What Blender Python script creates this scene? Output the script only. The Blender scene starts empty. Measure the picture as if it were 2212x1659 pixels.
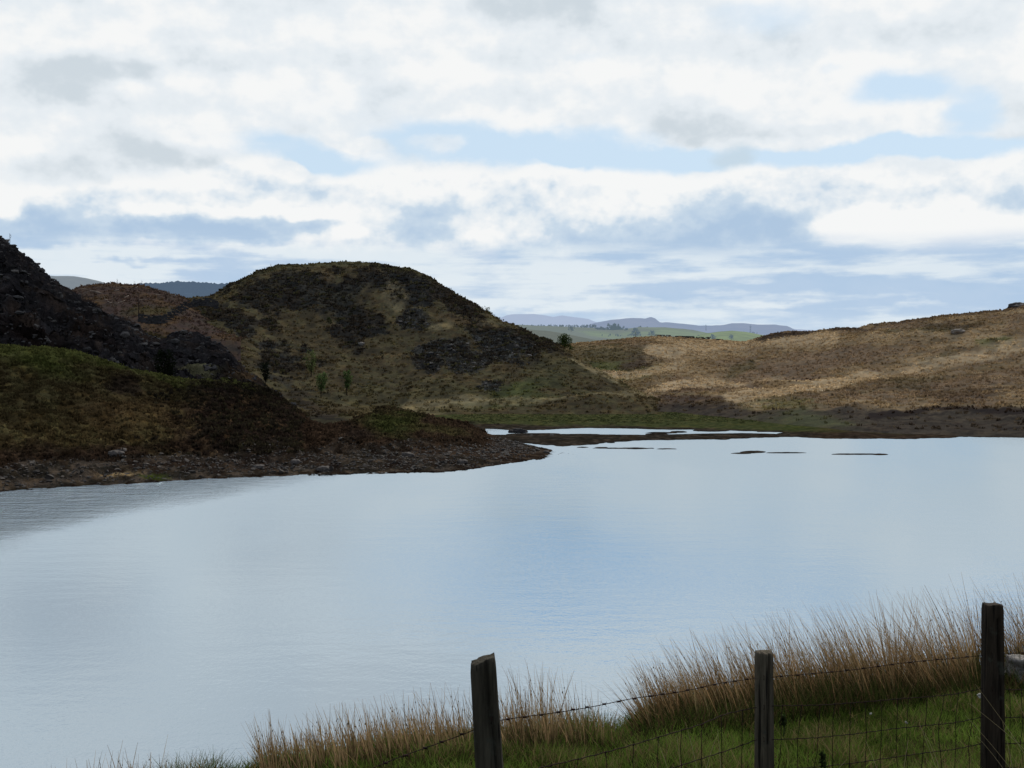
import bpy, math, random
import numpy as np

random.seed(7)
RNG = np.random.default_rng(7)
SC = bpy.context.scene
COL = SC.collection

# ------------------------------------------------------------------ survey frame
# Site survey: bearings/inclinations were read off the photograph (2212 x 1659 grid) and
# combined with a chosen distance to give real positions.  World: +Y ahead, Z up, water at z = 0.
F = 2400.0          # focal length in survey units
CX, HY = 1106.0, 770.0
EYE = 12.0          # eye height above the lake

def wx(px, Y): return (np.asarray(px, float) - CX) / F * Y
def wz(py, Y): return EYE - (np.asarray(py, float) - HY) / F * Y
def spx(x, Y): return CX + F * x / Y
def spy(z, Y): return HY + F * (EYE - z) / Y
def lake_Y(py): return EYE * F / (np.asarray(py, float) - HY)
def P3(px, py, Y): return (float(wx(px, Y)), float(Y), float(wz(py, Y)))
def pl(pts, x):
    a = np.array(pts, float)
    return np.interp(x, a[:, 0], a[:, 1])

# ------------------------------------------------------------------ numpy noise
_perm = np.random.default_rng(3).permutation(4096).astype(np.int64)
_val = np.random.default_rng(4).random(4096) * 2 - 1
def vnoise(x, y, z):
    xi, yi, zi = np.floor(x), np.floor(y), np.floor(z)
    fx, fy, fz = x - xi, y - yi, z - zi
    xi, yi, zi = xi.astype(np.int64), yi.astype(np.int64), zi.astype(np.int64)
    s = lambda t: t * t * t * (t * (t * 6 - 15) + 10)
    u, v, w = s(fx), s(fy), s(fz)
    def h(i, j, k):
        return _val[_perm[(_perm[(_perm[i & 4095] + j) & 4095] + k) & 4095]]
    def L(a, b, t): return a + (b - a) * t
    x0 = L(L(h(xi, yi, zi), h(xi + 1, yi, zi), u), L(h(xi, yi + 1, zi), h(xi + 1, yi + 1, zi), u), v)
    x1 = L(L(h(xi, yi, zi + 1), h(xi + 1, yi, zi + 1), u), L(h(xi, yi + 1, zi + 1), h(xi + 1, yi + 1, zi + 1), u), v)
    return L(x0, x1, w)
def fbm(x, y, z, f=1.0, octv=4, gain=0.5):
    t, a, n = 0, 1.0, 0
    for i in range(octv):
        t = t + a * vnoise(x * f + 17.3 * i, y * f + 5.1 * i, z * f + 9.7 * i); n += a
        f *= 2.03; a *= gain
    return t / n * 1.6
def ridge(x, y, z, f=1.0, octv=4, gain=0.55):
    t, a, n = 0, 1.0, 0
    for i in range(octv):
        t = t + a * (1 - np.abs(vnoise(x * f + 31.3 * i, y * f + 7.1 * i, z * f + 3.7 * i)) * 2.2); n += a
        f *= 2.1; a *= gain
    return t / n
def sstep(a, b, x):
    t = np.clip((x - a) / (b - a), 0, 1)
    return t * t * (3 - 2 * t)

# ------------------------------------------------------------------ mesh helpers
def link(o): COL.objects.link(o); return o
def mesh_np(name, verts, faces, mat, colors=None, smooth=True, parent=None, uv_t=None):
    """verts (N,3); faces list of int arrays each (M,k)"""
    if not isinstance(faces, (list, tuple)): faces = [faces]
    faces = [np.asarray(f, np.int64) for f in faces if len(f)]
    me = bpy.data.meshes.new(name)
    verts = np.asarray(verts, np.float32)
    nl = sum(f.size for f in faces); nf = sum(len(f) for f in faces)
    me.vertices.add(len(verts)); me.vertices.foreach_set('co', verts.ravel())
    me.loops.add(nl); me.loops.foreach_set('vertex_index', np.concatenate([f.ravel() for f in faces]).astype(np.int32))
    me.polygons.add(nf)
    tot = np.concatenate([np.full(len(f), f.shape[1]) for f in faces]).astype(np.int32)
    st = np.concatenate([[0], np.cumsum(tot)[:-1]]).astype(np.int32)
    me.polygons.foreach_set('loop_start', st)
    try: me.polygons.foreach_set('loop_total', tot)
    except Exception: pass
    me.polygons.foreach_set('use_smooth', np.full(nf, smooth))
    if colors is not None:
        ca = me.color_attributes.new('col', 'FLOAT_COLOR', 'POINT')
        c = np.ones((len(verts), 4), np.float32); c[:, :3] = colors
        ca.data.foreach_set('color', c.ravel())
    me.update(calc_edges=True); me.validate()
    o = bpy.data.objects.new(name, me)
    if mat: me.materials.append(mat)
    link(o)
    if parent: o.parent = parent
    return o
def tag(o, label=None, cat=None, group=None, kind=None):
    if label: o['label'] = label
    if cat: o['category'] = cat
    if group: o['group'] = group
    if kind: o['kind'] = kind
    return o
def empty(name, loc, rz=0.0, **k):
    o = bpy.data.objects.new(name, None); o.empty_display_size = 0.3
    o.location = loc; o.rotation_euler = (0, 0, rz); link(o); return tag(o, **k)
def grid_faces(R, C):
    i = np.arange(R * C).reshape(R, C)
    return np.stack([i[:-1, :-1], i[:-1, 1:], i[1:, 1:], i[1:, :-1]], -1).reshape(-1, 4)
class MB:
    """collects raw geometry for one mesh"""
    def __init__(s): s.v = []; s.f3 = []; s.f4 = []; s.c = []; s.n = 0
    def add(s, v, f4=None, f3=None, c=(1, 1, 1)):
        v = np.asarray(v, float)
        if f4 is not None and len(f4): s.f4.append(np.asarray(f4) + s.n)
        if f3 is not None and len(f3): s.f3.append(np.asarray(f3) + s.n)
        c = np.asarray(c, float)
        s.c.append(np.broadcast_to(c, v.shape) if c.ndim < 2 else c)
        s.v.append(v); s.n += len(v)
    def tube(s, pts, r, n=6, c=(1, 1, 1), cap=True):
        pts = np.asarray(pts, float); K = len(pts)
        r = np.broadcast_to(np.asarray(r, float), (K,))
        t = np.gradient(pts, axis=0); t /= np.linalg.norm(t, axis=1)[:, None] + 1e-9
        ref = np.array([0, 0, 1.0]) if abs(t[:, 2]).mean() < .8 else np.array([1.0, 0, 0])
        a = np.cross(t, ref); a /= np.linalg.norm(a, axis=1)[:, None] + 1e-9
        b = np.cross(t, a)
        th = np.arange(n) / n * 2 * math.pi
        v = pts[:, None] + r[:, None, None] * (a[:, None] * np.cos(th)[None, :, None] + b[:, None] * np.sin(th)[None, :, None])
        v = v.reshape(-1, 3)
        i = np.arange(K * n).reshape(K, n); j = np.roll(i, -1, 1)
        f = np.stack([i[:-1], j[:-1], j[1:], i[1:]], -1).reshape(-1, 4)
        f3 = []
        if cap:
            v = np.vstack([v, pts[0], pts[-1]])
            f3 = [[j[0, k], i[0, k], K * n] for k in range(n)] + [[i[-1, k], j[-1, k], K * n + 1] for k in range(n)]
        s.add(v, f, f3, c)
    def build(s, name, mat, parent=None, smooth=True):
        return mesh_np(name, np.vstack(s.v), ([np.vstack(s.f4)] if s.f4 else []) + ([np.vstack(s.f3)] if s.f3 else []),
                       mat, np.vstack(s.c), smooth, parent)

# ------------------------------------------------------------------ materials
def nodes(m):
    m.use_nodes = True; nt = m.node_tree; nt.nodes.clear(); return nt
class NT:
    def __init__(s, nt): s.nt = nt
    def n(s, t, **k):
        x = s.nt.nodes.new(t)
        for a, b in k.items(): setattr(x, a, b)
        return x
    def put(s, sock, v):
        if isinstance(v, bpy.types.NodeSocket): s.nt.links.new(v, sock)
        elif v is not None:
            try: sock.default_value = v
            except Exception: sock.default_value = tuple(v) + (1,)
    def m(s, op, a, b=None, c=None, clamp=False):
        x = s.n('ShaderNodeMath', operation=op, use_clamp=clamp)
        for k, v in enumerate((a, b, c)):
            if v is not None: s.put(x.inputs[k], v)
        return x.outputs[0]
    def v(s, op, a, b=None, scale=None):
        x = s.n('ShaderNodeVectorMath', operation=op)
        s.put(x.inputs[0], a)
        if b is not None: s.put(x.inputs[1], b)
        if scale is not None: s.put(x.inputs['Scale'], scale)
        return x.outputs['Value'] if op in ('LENGTH', 'DOT_PRODUCT', 'DISTANCE') else x.outputs[0]
    def ss(s, val, a, b, lo=0.0, hi=1.0):
        x = s.n('ShaderNodeMapRange', interpolation_type='SMOOTHSTEP')
        s.put(x.inputs[0], val); s.put(x.inputs[1], a); s.put(x.inputs[2], b); s.put(x.inputs[3], lo); s.put(x.inputs[4], hi)
        return x.outputs[0]
    def noise(s, vec, scale, detail=3, rough=0.5, col=False, dist=0.0):
        x = s.n('ShaderNodeTexNoise')
        s.put(x.inputs['Vector'], vec); s.put(x.inputs['Scale'], scale); s.put(x.inputs['Detail'], detail); s.put(x.inputs['Roughness'], rough)
        s.put(x.inputs['Distortion'], dist)
        return x.outputs['Color' if col else 0]
    def mix(s, f, a, b, blend='MIX'):
        x = s.n('ShaderNodeMix', data_type='RGBA', blend_type=blend)
        s.put(x.inputs[0], f); s.put(x.inputs[6], a); s.put(x.inputs[7], b)
        return x.outputs[2]
    def comb(s, x, y, z):
        c = s.n('ShaderNodeCombineXYZ')
        for k, v in enumerate((x, y, z)): s.put(c.inputs[k], v)
        return c.outputs[0]

def land_mat(name, fine=2.2, amp=0.9, bump=0.35, hue=(1.08, 0.97, 0.82), air=None, air_k=0.0, rough=0.95):
    """ground cover: vertex colour broken up by layered world space noise, plus bump"""
    m = bpy.data.materials.new(name); T = NT(nodes(m)); out = T.n('ShaderNodeOutputMaterial')
    pos = T.n('ShaderNodeNewGeometry').outputs['Position']
    vc = T.n('ShaderNodeVertexColor', layer_name='col').outputs[0]
    n1 = T.noise(pos, fine, 3, 0.65); n2 = T.noise(pos, fine * 0.23, 3, 0.6); n3 = T.noise(pos, fine * 3.1, 2, 0.6)
    k = T.m('MULTIPLY_ADD', T.m('ADD', n1, T.m('MULTIPLY', n3, 0.6)), amp * 1.6, 1 - amp * 1.28)
    k = T.m('MULTIPLY', k, T.m('MULTIPLY_ADD', n2, 0.9, 0.55))
    k = T.m('MAXIMUM', k, 0.12)
    c = T.mix(T.ss(n2, 0.42, 0.68), vc, T.mix(1.0, vc, tuple(hue) + (1,), 'MULTIPLY'))
    c = T.v('SCALE', c, scale=k)
    b = T.n('ShaderNodeBump'); T.put(b.inputs['Strength'], bump); T.put(b.inputs['Distance'], 0.6)
    T.put(b.inputs['Height'], T.m('ADD', n1, T.m('MULTIPLY', n3, 0.5)))
    d = T.n('ShaderNodeBsdfDiffuse'); T.put(d.inputs[0], c); T.put(d.inputs['Normal'], b.outputs[0]); T.put(d.inputs['Roughness'], rough)
    sh = d.outputs[0]
    if air is not None:   # airlight of the haze between here and there, put into the material as emission
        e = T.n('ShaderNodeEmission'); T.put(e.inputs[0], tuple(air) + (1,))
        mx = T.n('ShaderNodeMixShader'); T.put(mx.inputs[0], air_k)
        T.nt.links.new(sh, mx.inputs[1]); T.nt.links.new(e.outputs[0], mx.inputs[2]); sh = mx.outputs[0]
    T.nt.links.new(sh, out.inputs[0]); return m

def leaf_mat(name, trans=0.35, var=0.5, air=None, air_k=0.0):
    m = bpy.data.materials.new(name); T = NT(nodes(m)); out = T.n('ShaderNodeOutputMaterial')
    vc = T.n('ShaderNodeVertexColor', layer_name='col').outputs[0]
    pos = T.n('ShaderNodeNewGeometry').outputs['Position']
    c = T.v('SCALE', vc, scale=T.m('MULTIPLY_ADD', T.noise(pos, 3.0, 3, 0.6), var * 2, 1 - var))
    d = T.n('ShaderNodeBsdfDiffuse'); T.put(d.inputs[0], c)
    t = T.n('ShaderNodeBsdfTranslucent'); T.put(t.inputs[0], c)
    mx = T.n('ShaderNodeMixShader'); T.put(mx.inputs[0], trans)
    T.nt.links.new(d.outputs[0], mx.inputs[1]); T.nt.links.new(t.outputs[0], mx.inputs[2]); sh = mx.outputs[0]
    if air is not None:  # distance haze painted into the leaves as a constant glow
        e = T.n('ShaderNodeEmission'); T.put(e.inputs[0], tuple(air) + (1,))
        m2 = T.n('ShaderNodeMixShader'); T.put(m2.inputs[0], air_k)
        T.nt.links.new(sh, m2.inputs[1]); T.nt.links.new(e.outputs[0], m2.inputs[2]); sh = m2.outputs[0]
    T.nt.links.new(sh, out.inputs[0]); return m

def stone_mat(name, scale=3.0):
    m = bpy.data.materials.new(name); T = NT(nodes(m)); out = T.n('ShaderNodeOutputMaterial')
    vc = T.n('ShaderNodeVertexColor', layer_name='col').outputs[0]
    pos = T.n('ShaderNodeTexCoord').outputs['Object']
    n = T.noise(pos, scale, 5, 0.65); n2 = T.noise(pos, scale * 5, 3, 0.6)
    c = T.v('SCALE', vc, scale=T.m('MULTIPLY_ADD', T.m('ADD', n, n2), 1.1, -0.1))
    c = T.mix(T.ss(n2, .55, .7), c, T.v('SCALE', vc, scale=1.7))
    b = T.n('ShaderNodeBump'); T.put(b.inputs['Strength'], 0.6); T.put(b.inputs['Distance'], 0.05); T.put(b.inputs['Height'], T.m('ADD', n, n2))
    p = T.n('ShaderNodeBsdfPrincipled'); T.put(p.inputs['Base Color'], c); T.put(p.inputs['Roughness'], 0.9); T.put(p.inputs['Normal'], b.outputs[0])
    T.nt.links.new(p.outputs[0], out.inputs[0]); return m

def wood_mat(name):
    m = bpy.data.materials.new(name); T = NT(nodes(m)); out = T.n('ShaderNodeOutputMaterial')
    vc = T.n('ShaderNodeVertexColor', layer_name='col').outputs[0]
    pos = T.n('ShaderNodeTexCoord').outputs['Object']
    st = T.v('MULTIPLY', pos, (1, 1, 0.05))
    g = T.noise(st, 95, 4, 0.65); g2 = T.noise(T.v('MULTIPLY', pos, (1, 1, 0.18)), 26, 4, 0.6)
    blot = T.noise(pos, 11, 4, 0.6)
    k = T.m('MULTIPLY', T.m('MULTIPLY_ADD', g, 1.7, 0.1), T.m('MULTIPLY_ADD', g2, 1.5, 0.2))
    c = T.v('SCALE', vc, scale=k)
    c = T.mix(T.ss(blot, .56, .68, 0, 0.75), c, (0.04, 0.041, 0.032, 1))       # lichen
    c = T.mix(T.ss(T.noise(st, 42, 2, 0.5), .60, .68, 0, 0.9), c, (0.006, 0.005, 0.004, 1))   # drying cracks
    b = T.n('ShaderNodeBump'); T.put(b.inputs['Strength'], 0.7); T.put(b.inputs['Distance'], 0.012); T.put(b.inputs['Height'], T.m('ADD', g, g2))
    p = T.n('ShaderNodeBsdfPrincipled'); T.put(p.inputs['Base Color'], c); T.put(p.inputs['Roughness'], 0.9); T.put(p.inputs['Specular IOR Level'], 0.08); T.put(p.inputs['Normal'], b.outputs[0])
    T.nt.links.new(p.outputs[0], out.inputs[0]); return m

def wire_mat(name):
    m = bpy.data.materials.new(name); T = NT(nodes(m)); out = T.n('ShaderNodeOutputMaterial')
    pos = T.n('ShaderNodeTexCoord').outputs['Object']
    c = T.mix(T.ss(T.noise(pos, 60, 3), .4, .6), (0.010, 0.007, 0.006, 1), (0.024, 0.012, 0.009, 1))
    p = T.n('ShaderNodeBsdfPrincipled'); T.put(p.inputs['Base Color'], c); T.put(p.inputs['Roughness'], 0.7); T.put(p.inputs['Specular IOR Level'], 0.05)
    T.nt.links.new(p.outputs[0], out.inputs[0]); return m

# ------------------------------------------------------------------ palette (linear albedo)
PAL = dict(heather=(.030, .021, .016), rockd=(.026, .024, .025), rockg=(.085, .080, .078), olive=(.066, .056, .025),
           green=(.055, .075, .016), bright=(.085, .110, .018), tan=(.220, .165, .092), ltan=(.28, .215, .125), brown=(.088, .056, .028), dbrown=(.040, .026, .017),
           marsh=(.052, .060, .024), mud=(.030, .025, .019), redbr=(.060, .040, .033), gravel=(.062, .048, .037), peat=(.014, .009, .007), scree=(.075, .072, .078))
PAL = {k: np.array(v) for k, v in PAL.items()}

# ------------------------------------------------------------------ landforms
LAND = {}
class Land:
    """height field built from guide lines running across the view; each guide gives level and distance per bearing"""
    def __init__(s, name, px0, px1, step, guides, rows, disp, paint, mat, ext=None):
        px = np.arange(px0, px1 + step, step, dtype=float)
        K = len(guides); Yk = np.zeros((K, len(px))); Zk = np.zeros_like(Yk)
        for i, g in enumerate(guides):
            if g[0] == 'lake':      # guide on the waterline
                py = pl(g[1], px); Yk[i] = lake_Y(py); Zk[i] = 0
            elif g[0] == 'yY':
                Yk[i] = pl(g[2], px); Zk[i] = wz(pl(g[1], px), Yk[i])
            elif g[0] == 'zY':
                Yk[i] = pl(g[2], px); Zk[i] = pl(g[1], px)
            elif g[0] == 'rel':     # relative to previous guide: dz, dY
                Yk[i] = Yk[i - 1] + g[2]; Zk[i] = Zk[i - 1] + g[1]
            elif g[0] == 'under':   # before first: filled after
                pass
        if guides[0][0] == 'under':
            Yk[0] = Yk[1] - guides[0][2]; Zk[0] = Zk[1] - guides[0][1]
        h = np.diff(Yk, axis=0); h = np.maximum(h, 0.5); Yk = np.vstack([Yk[:1], Yk[:1] + np.cumsum(h, 0)])
        d = np.diff(Zk, axis=0) / h
        mk = np.zeros_like(Yk); mk[0], mk[-1] = d[0], d[-1]
        for i in range(1, K - 1):
            a, b = d[i - 1], d[i]
            mk[i] = np.where(a * b > 0, 2 * a * b / np.where(a + b == 0, 1, a + b), 0)
        Ys, Zs = [], []
        for i in range(K - 1):
            n = rows[i]
            for t in np.arange(n) / n + (0 if i < K - 2 else 0):
                h00 = 2 * t**3 - 3 * t**2 + 1; h10 = t**3 - 2 * t**2 + t; h01 = -2 * t**3 + 3 * t**2; h11 = t**3 - t**2
                Ys.append(Yk[i] + t * h[i]); Zs.append(h00 * Zk[i] + h10 * h[i] * mk[i] + h01 * Zk[i + 1] + h11 * h[i] * mk[i + 1])
        Ys.append(Yk[-1]); Zs.append(Zk[-1])
        Y = np.array(Ys); Z = np.array(Zs)
        X = (px[None] - CX) / F * Y
        PX = np.broadcast_to(px[None], Y.shape); PY = spy(Z, Y)
        col, rk = paint(X, Y, Z, PX, PY)
        dX, dY, dZ = disp(X, Y, Z, PX, PY, rk)
        X = X + dX; Y2 = Y + dY; Z = Z + dZ
        s.X, s.Y, s.Z, s.px, s.rk, s.col = X, Y2, Z, px, rk, col
        s.SY = spy(Z, Y2); s.cut = sum(rows[:-1])
        s.o = mesh_np(name, np.stack([X, Y2, Z], -1).reshape(-1, 3), grid_faces(*Y.shape), mat, col.reshape(-1, 3))
        tag(s.o, kind='structure')
        LAND[name] = s
    def hit(s, px, py):
        j = int(np.clip(np.searchsorted(s.px, px), 0, len(s.px) - 1))
        c = s.SY[:, j]; i = np.argmax(c <= py) if (c <= py).any() else int(np.argmin(c))
        return np.array([s.X[i, j], s.Y[i, j], s.Z[i, j]])
    def sample(s, mask, n, margin=0):
        """n random surface points with probability ~ mask * plan area (front side only)"""
        m = mask.copy(); m[s.cut + 3:] = 0
        dY = np.abs(np.gradient(s.Y, axis=0)) + np.abs(np.gradient(s.Z, axis=0)) * .5
        w = (m * dY * s.Y).ravel(); w = w / w.sum()
        k = RNG.choice(w.size, n, p=w)
        i, j = np.unravel_index(k, m.shape)
        return np.stack([s.X[i, j], s.Y[i, j], s.Z[i, j]], -1), s.col[i, j], (i, j)

def blob(PX, PY, X, Y, cx, cy, rx, ry, rot=0, edge=.5, wf=.12, wa=.55, seed=0):
    """soft ragged patch of ground cover"""
    c, s_ = math.cos(math.radians(rot)), math.sin(math.radians(rot))
    dx, dy = PX - cx, PY - cy
    u = (dx * c + dy * s_) / rx; v = (-dx * s_ + dy * c) / ry
    r = np.sqrt(u * u + v * v) + wa * fbm(X + seed * 13, Y * 1.0, PY * .05, wf, 4, .6)
    return 1 - sstep(1 - edge, 1 + edge * .3, r)
def pathmask(PX, PY, X, Y, pts, w, wf=.15, wa=.6):
    a = np.array(pts, float); best = np.full(PX.shape, 1e9)
    for (x0, y0), (x1, y1) in zip(a[:-1], a[1:]):
        dx, dy = x1 - x0, (y1 - y0)
        t = np.clip(((PX - x0) * dx + (PY - y0) * dy) / (dx * dx + dy * dy + 1e-9), 0, 1)
        best = np.minimum(best, np.hypot(PX - x0 - t * dx, (PY - y0 - t * dy)))
    return 1 - sstep(.4, 1.2, best / w + wa * fbm(X, Y, PY * .05, wf, 3))
def lay(c, mask, pal, k=1.0):
    p = PAL[pal] if isinstance(pal, str) else np.array(pal)
    m = np.clip(mask * k, 0, 1)[..., None]
    return c * (1 - m) + p * m

MAT = {}
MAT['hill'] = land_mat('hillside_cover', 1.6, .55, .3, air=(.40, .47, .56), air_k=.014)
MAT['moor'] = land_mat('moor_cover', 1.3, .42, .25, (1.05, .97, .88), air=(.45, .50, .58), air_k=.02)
MAT['crag'] = land_mat('crag_cover', 1.1, 1.0, .8, (1.1, 1.0, .95))
MAT['marsh'] = land_mat('marsh_cover', 1.4, .6, .2)
MAT['bank'] = land_mat('bank_cover', 2.2, .8, .5)
MAT['near'] = land_mat('near_turf', 14, .8, .5)
MAT['leaf'] = leaf_mat('leaves'); MAT['grass'] = leaf_mat('grass_blades', .4, .45); MAT['rush'] = leaf_mat('rush_stalks', .45, .35)
MAT['tuft'] = leaf_mat('tufts', .5, .4)
MAT['bark'] = leaf_mat('bark', 0.0, .3)
MAT['stone'] = stone_mat('stone'); MAT['pebble'] = stone_mat('shore_stone', 1.2)
MAT['wood'] = wood_mat('weathered_wood'); MAT['wire'] = wire_mat('rusty_wire')

# ================================================================== GROUND SHEET, LAKE
def ground_sheet():
    r = np.array([0, 30, 80, 200, 600, 2000, 6000, 15000, 40000.]); n = 64
    th = np.arange(n) / n * 2 * math.pi
    v = np.stack([np.outer(r, np.cos(th)), np.outer(r, np.sin(th)), np.full((len(r), n), -3.0)], -1).reshape(-1, 3)
    i = np.arange(len(r) * n).reshape(len(r), n); j = np.roll(i, -1, 1)
    f = np.stack([i[:-1], j[:-1], j[1:], i[1:]], -1).reshape(-1, 4)[n:]
    f3 = np.stack([np.full(n, 0), i[1], j[1]], -1)
    c = np.tile(PAL['olive'], (len(v), 1))
    return tag(mesh_np('ground', v, [f, f3], MAT['moor'], c), kind='structure')
ground_sheet()

def water_mat():
    m = bpy.data.materials.new('lake_water'); T = NT(nodes(m)); out = T.n('ShaderNodeOutputMaterial')
    pos = T.n('ShaderNodeNewGeometry').outputs['Position']
    sep = T.n('ShaderNodeSeparateXYZ'); T.put(sep.inputs[0], pos)
    X, Y = sep.outputs[0], sep.outputs[1]
    # catspaw of wind off the left shore: chop on that side of a line on the water
    wob = T.noise(T.v('MULTIPLY', pos, (1, .35, 1)), .12, 3)
    ax, ay, bx, by = -35.5, 77, -19.0, 104.0
    L = math.hypot(bx - ax, by - ay); nx, ny = -(by - ay) / L, (bx - ax) / L
    d = T.m('ADD', T.m('MULTIPLY', T.m('SUBTRACT', X, ax), nx), T.m('MULTIPLY', T.m('SUBTRACT', Y, ay), ny))
    d = T.m('ADD', d, T.m('MULTIPLY_ADD', wob, 12.0, -6.0))
    chop = T.m('MULTIPLY', T.ss(d, -5.0, 12.0), T.ss(X, -36.0, -14.0, 1, 0))
    p2 = T.v('MULTIPLY', pos, (1.0, .8, 1.0))
    n1 = T.noise(p2, 3.4, 3, .6); n2 = T.noise(p2, 10, 2, .5); n3 = T.noise(T.v('MULTIPLY', pos, (.5, 1, 1)), .7, 2, .5)
    hgt = T.m('ADD', T.m('MULTIPLY', n1, .6), T.m('ADD', T.m('MULTIPLY', n2, .22), n3))
    patch = T.ss(T.noise(T.v('MULTIPLY', pos, (1, .5, 1)), .05, 3), .35, .7, .55, 1.15)
    b = T.n('ShaderNodeBump'); T.put(b.inputs['Distance'], .40)
    T.put(b.inputs['Strength'], T.m('ADD', T.m('MULTIPLY', patch, .062), T.m('MULTIPLY', chop, .75), clamp=True)); T.put(b.inputs['Height'], hgt)
    # facets seen across the water lean towards the wind (from behind the viewer)
    tilt = T.m('MULTIPLY_ADD', chop, .018, -.08)
    nrm = T.v('NORMALIZE', T.v('ADD', b.outputs[0], T.comb(0.0, tilt, 0.0)))
    g = T.n('ShaderNodeBsdfGlossy'); T.put(g.inputs['Color'], (.585, .672, .735, 1)); T.put(g.inputs['Normal'], nrm)
    T.put(g.inputs['Roughness'], T.m('MULTIPLY_ADD', chop, .02, .06))
    df = T.n('ShaderNodeBsdfDiffuse'); T.put(df.inputs[0], (.03, .038, .042, 1))
    mx = T.n('ShaderNodeMixShader'); T.put(mx.inputs[0], .90)
    T.nt.links.new(df.outputs[0], mx.inputs[1]); T.nt.links.new(g.outputs[0], mx.inputs[2]); T.nt.links.new(mx.outputs[0], out.inputs[0])
    return m
def lake():
    v = [(-230, -60, 0), (230, -60, 0), (230, 262, 0), (-230, 262, 0)]
    return tag(mesh_np('lake', v, [[[0, 1, 2, 3]]], water_mat(), smooth=False), kind='structure')
lake()

# ================================================================== LANDFORMS
SHORE_L = [(-900, 1110), (-400, 1085), (0, 1062), (150, 1052), (300, 1045), (420, 1036), (620, 1029), (800, 1024), (960, 1020), (1040, 1011), (1100, 1001), (1180, 991), (1215, 978), (1260, 985)]
CREST_B = [(-900, 700), (-300, 725), (0, 742), (100, 752), (200, 776), (300, 801), (400, 823), (500, 830), (560, 839), (600, 858), (635, 886), (670, 912), (705, 919), (760, 911), (800, 894), (835, 884), (870, 889), (930, 901), (1000, 915), (1050, 935), (1100, 951), (1150, 962), (1215, 977), (1260, 990)]
CREST_BY = [(-900, 165), (-300, 150), (0, 140), (300, 148), (560, 158), (620, 150), (760, 152), (835, 160), (1000, 160), (1050, 163), (1100, 155), (1150, 148), (1215, 139.5), (1260, 138)]

def paint_bank(X, Y, Z, PX, PY):
    B = lambda *a, **k: blob(PX, PY, X, Y, *a, **k)
    n = fbm(X, Y, Z, .25, 4); n2 = fbm(X + 40, Y, Z, .9, 3)
    c = np.zeros(X.shape + (3,)) + PAL['dbrown']
    crest = pl(CREST_B, PX)
    # grass slope at the left
    g = (1 - sstep(330, 520, PX + 90 * n + (PY - 850) * .25)) * (1 - sstep(955, 985, PY + 14 * n))
    c = lay(c, g, np.array((.058, .043, .020)))
    c = lay(c, g * sstep(.0, .5, n2), 'olive', .7)
    c = lay(c, B(260, 900, 120, 60, edge=.9), 'brown', .7)
    # bright turf along the top edge
    w = 13 + 16 * np.exp(-((PX - 60) / 130) ** 2)
    top = (1 - sstep(.3, 1.7, (PY - crest) / w + .5 * n2 + .5 * n)) * (1 - sstep(520, 590, PX))
    c = lay(c, top, (.090, .095, .028), .85)
    c = lay(c, B(70, 785, 110, 24, 8, edge=.8), 'green', .45)
    hz = sstep(380, 470, PX + 40 * n) * (1 - sstep(975, 1000, PY)) * (1 - top) * (1 - sstep(640, 660, PX))
    c = lay(c, hz, 'heather')
    c = lay(c, hz * sstep(.05, .5, n2 + .5 * n), 'brown', .55)
    c = lay(c, B(520, 900, 110, 55, edge=.6), 'peat', .7)
    c = lay(c, B(340, 960, 130, 14, edge=.6), 'peat', .7)
    c = lay(c, B(270, 838, 40, 16, edge=.6), 'heather', .8)
    # green mound
    c = lay(c, B(850, 915, 90, 34, 6, edge=.6), (.044, .054, .016), .8)
    c = lay(c, B(955, 930, 90, 18, 4, edge=.6), 'olive', .8)
    c = lay(c, B(775, 935, 45, 22, edge=.6), 'heather', .9)
    # stony shore
    sh = pl(SHORE_L, PX); st = sstep(70, 48, sh - PY + 16 * n) * (1 - sstep(1100, 1200, PX) * .4)
    c = lay(c, st, 'mud')
    c = lay(c, st * sstep(.1, .6, n2), 'gravel', .75)
    c = lay(c, st * sstep(.1, .5, -n2 + n), 'heather', .9)
    c = lay(c, B(150, 1034, 170, 9, -4, edge=.7), 'gravel')
    c = lay(c, B(260, 1026, 60, 6, -3, edge=.7), np.array((.22, .16, .085)))
    c = lay(c, B(335, 1030, 45, 7, edge=.7), 'green', .8)
    c = lay(c, B(180, 985, 170, 18, edge=.7), 'peat', .6)
    c = lay(c, B(500, 1000, 160, 26, edge=.7), 'heather', .8)
    c = lay(c, B(1000, 975, 160, 22, edge=.7), 'dbrown', .8)
    c = lay(c, (1 - sstep(1.0, 5.0, sh - PY)), 'peat', .8)
    c = c * np.clip(1 + .5 * n2[..., None], .4, 1.7); k = (1.05 + .15 * top)[..., None]
    return c * k, np.clip(st, 0, 1)
def disp_bank(X, Y, Z, PX, PY, rk):
    a = sstep(-.3, 1.2, Z)
    a = a * (1 - .85 * sstep(980, 1060, PX)); rk = rk * (1 - .6 * sstep(980, 1060, PX))
    hz = sstep(360, 460, PX) * sstep(1000, 980, PY) * sstep(680, 640, PX)
    d = a * hz * .55 * np.maximum(fbm(X, Y, Z + 3, .45, 4, .6), -.2) + a * (.55 * fbm(X, Y, Z, .16, 3) + .28 * fbm(X, Y, Z, .8, 4, .6)) + rk * .22 * (ridge(X, Y, Z, .9, 3) - .4)
    return 0, 0, d
g2y = [(-900, 1015), (0, 985), (300, 984), (620, 985), (835, 985), (1000, 975), (1100, 973), (1180, 981), (1260, 986)]
g2Y = [(-900, 95), (0, 106), (300, 114), (620, 122), (835, 125), (1000, 128), (1100, 137), (1180, 136), (1260, 137)]
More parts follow.
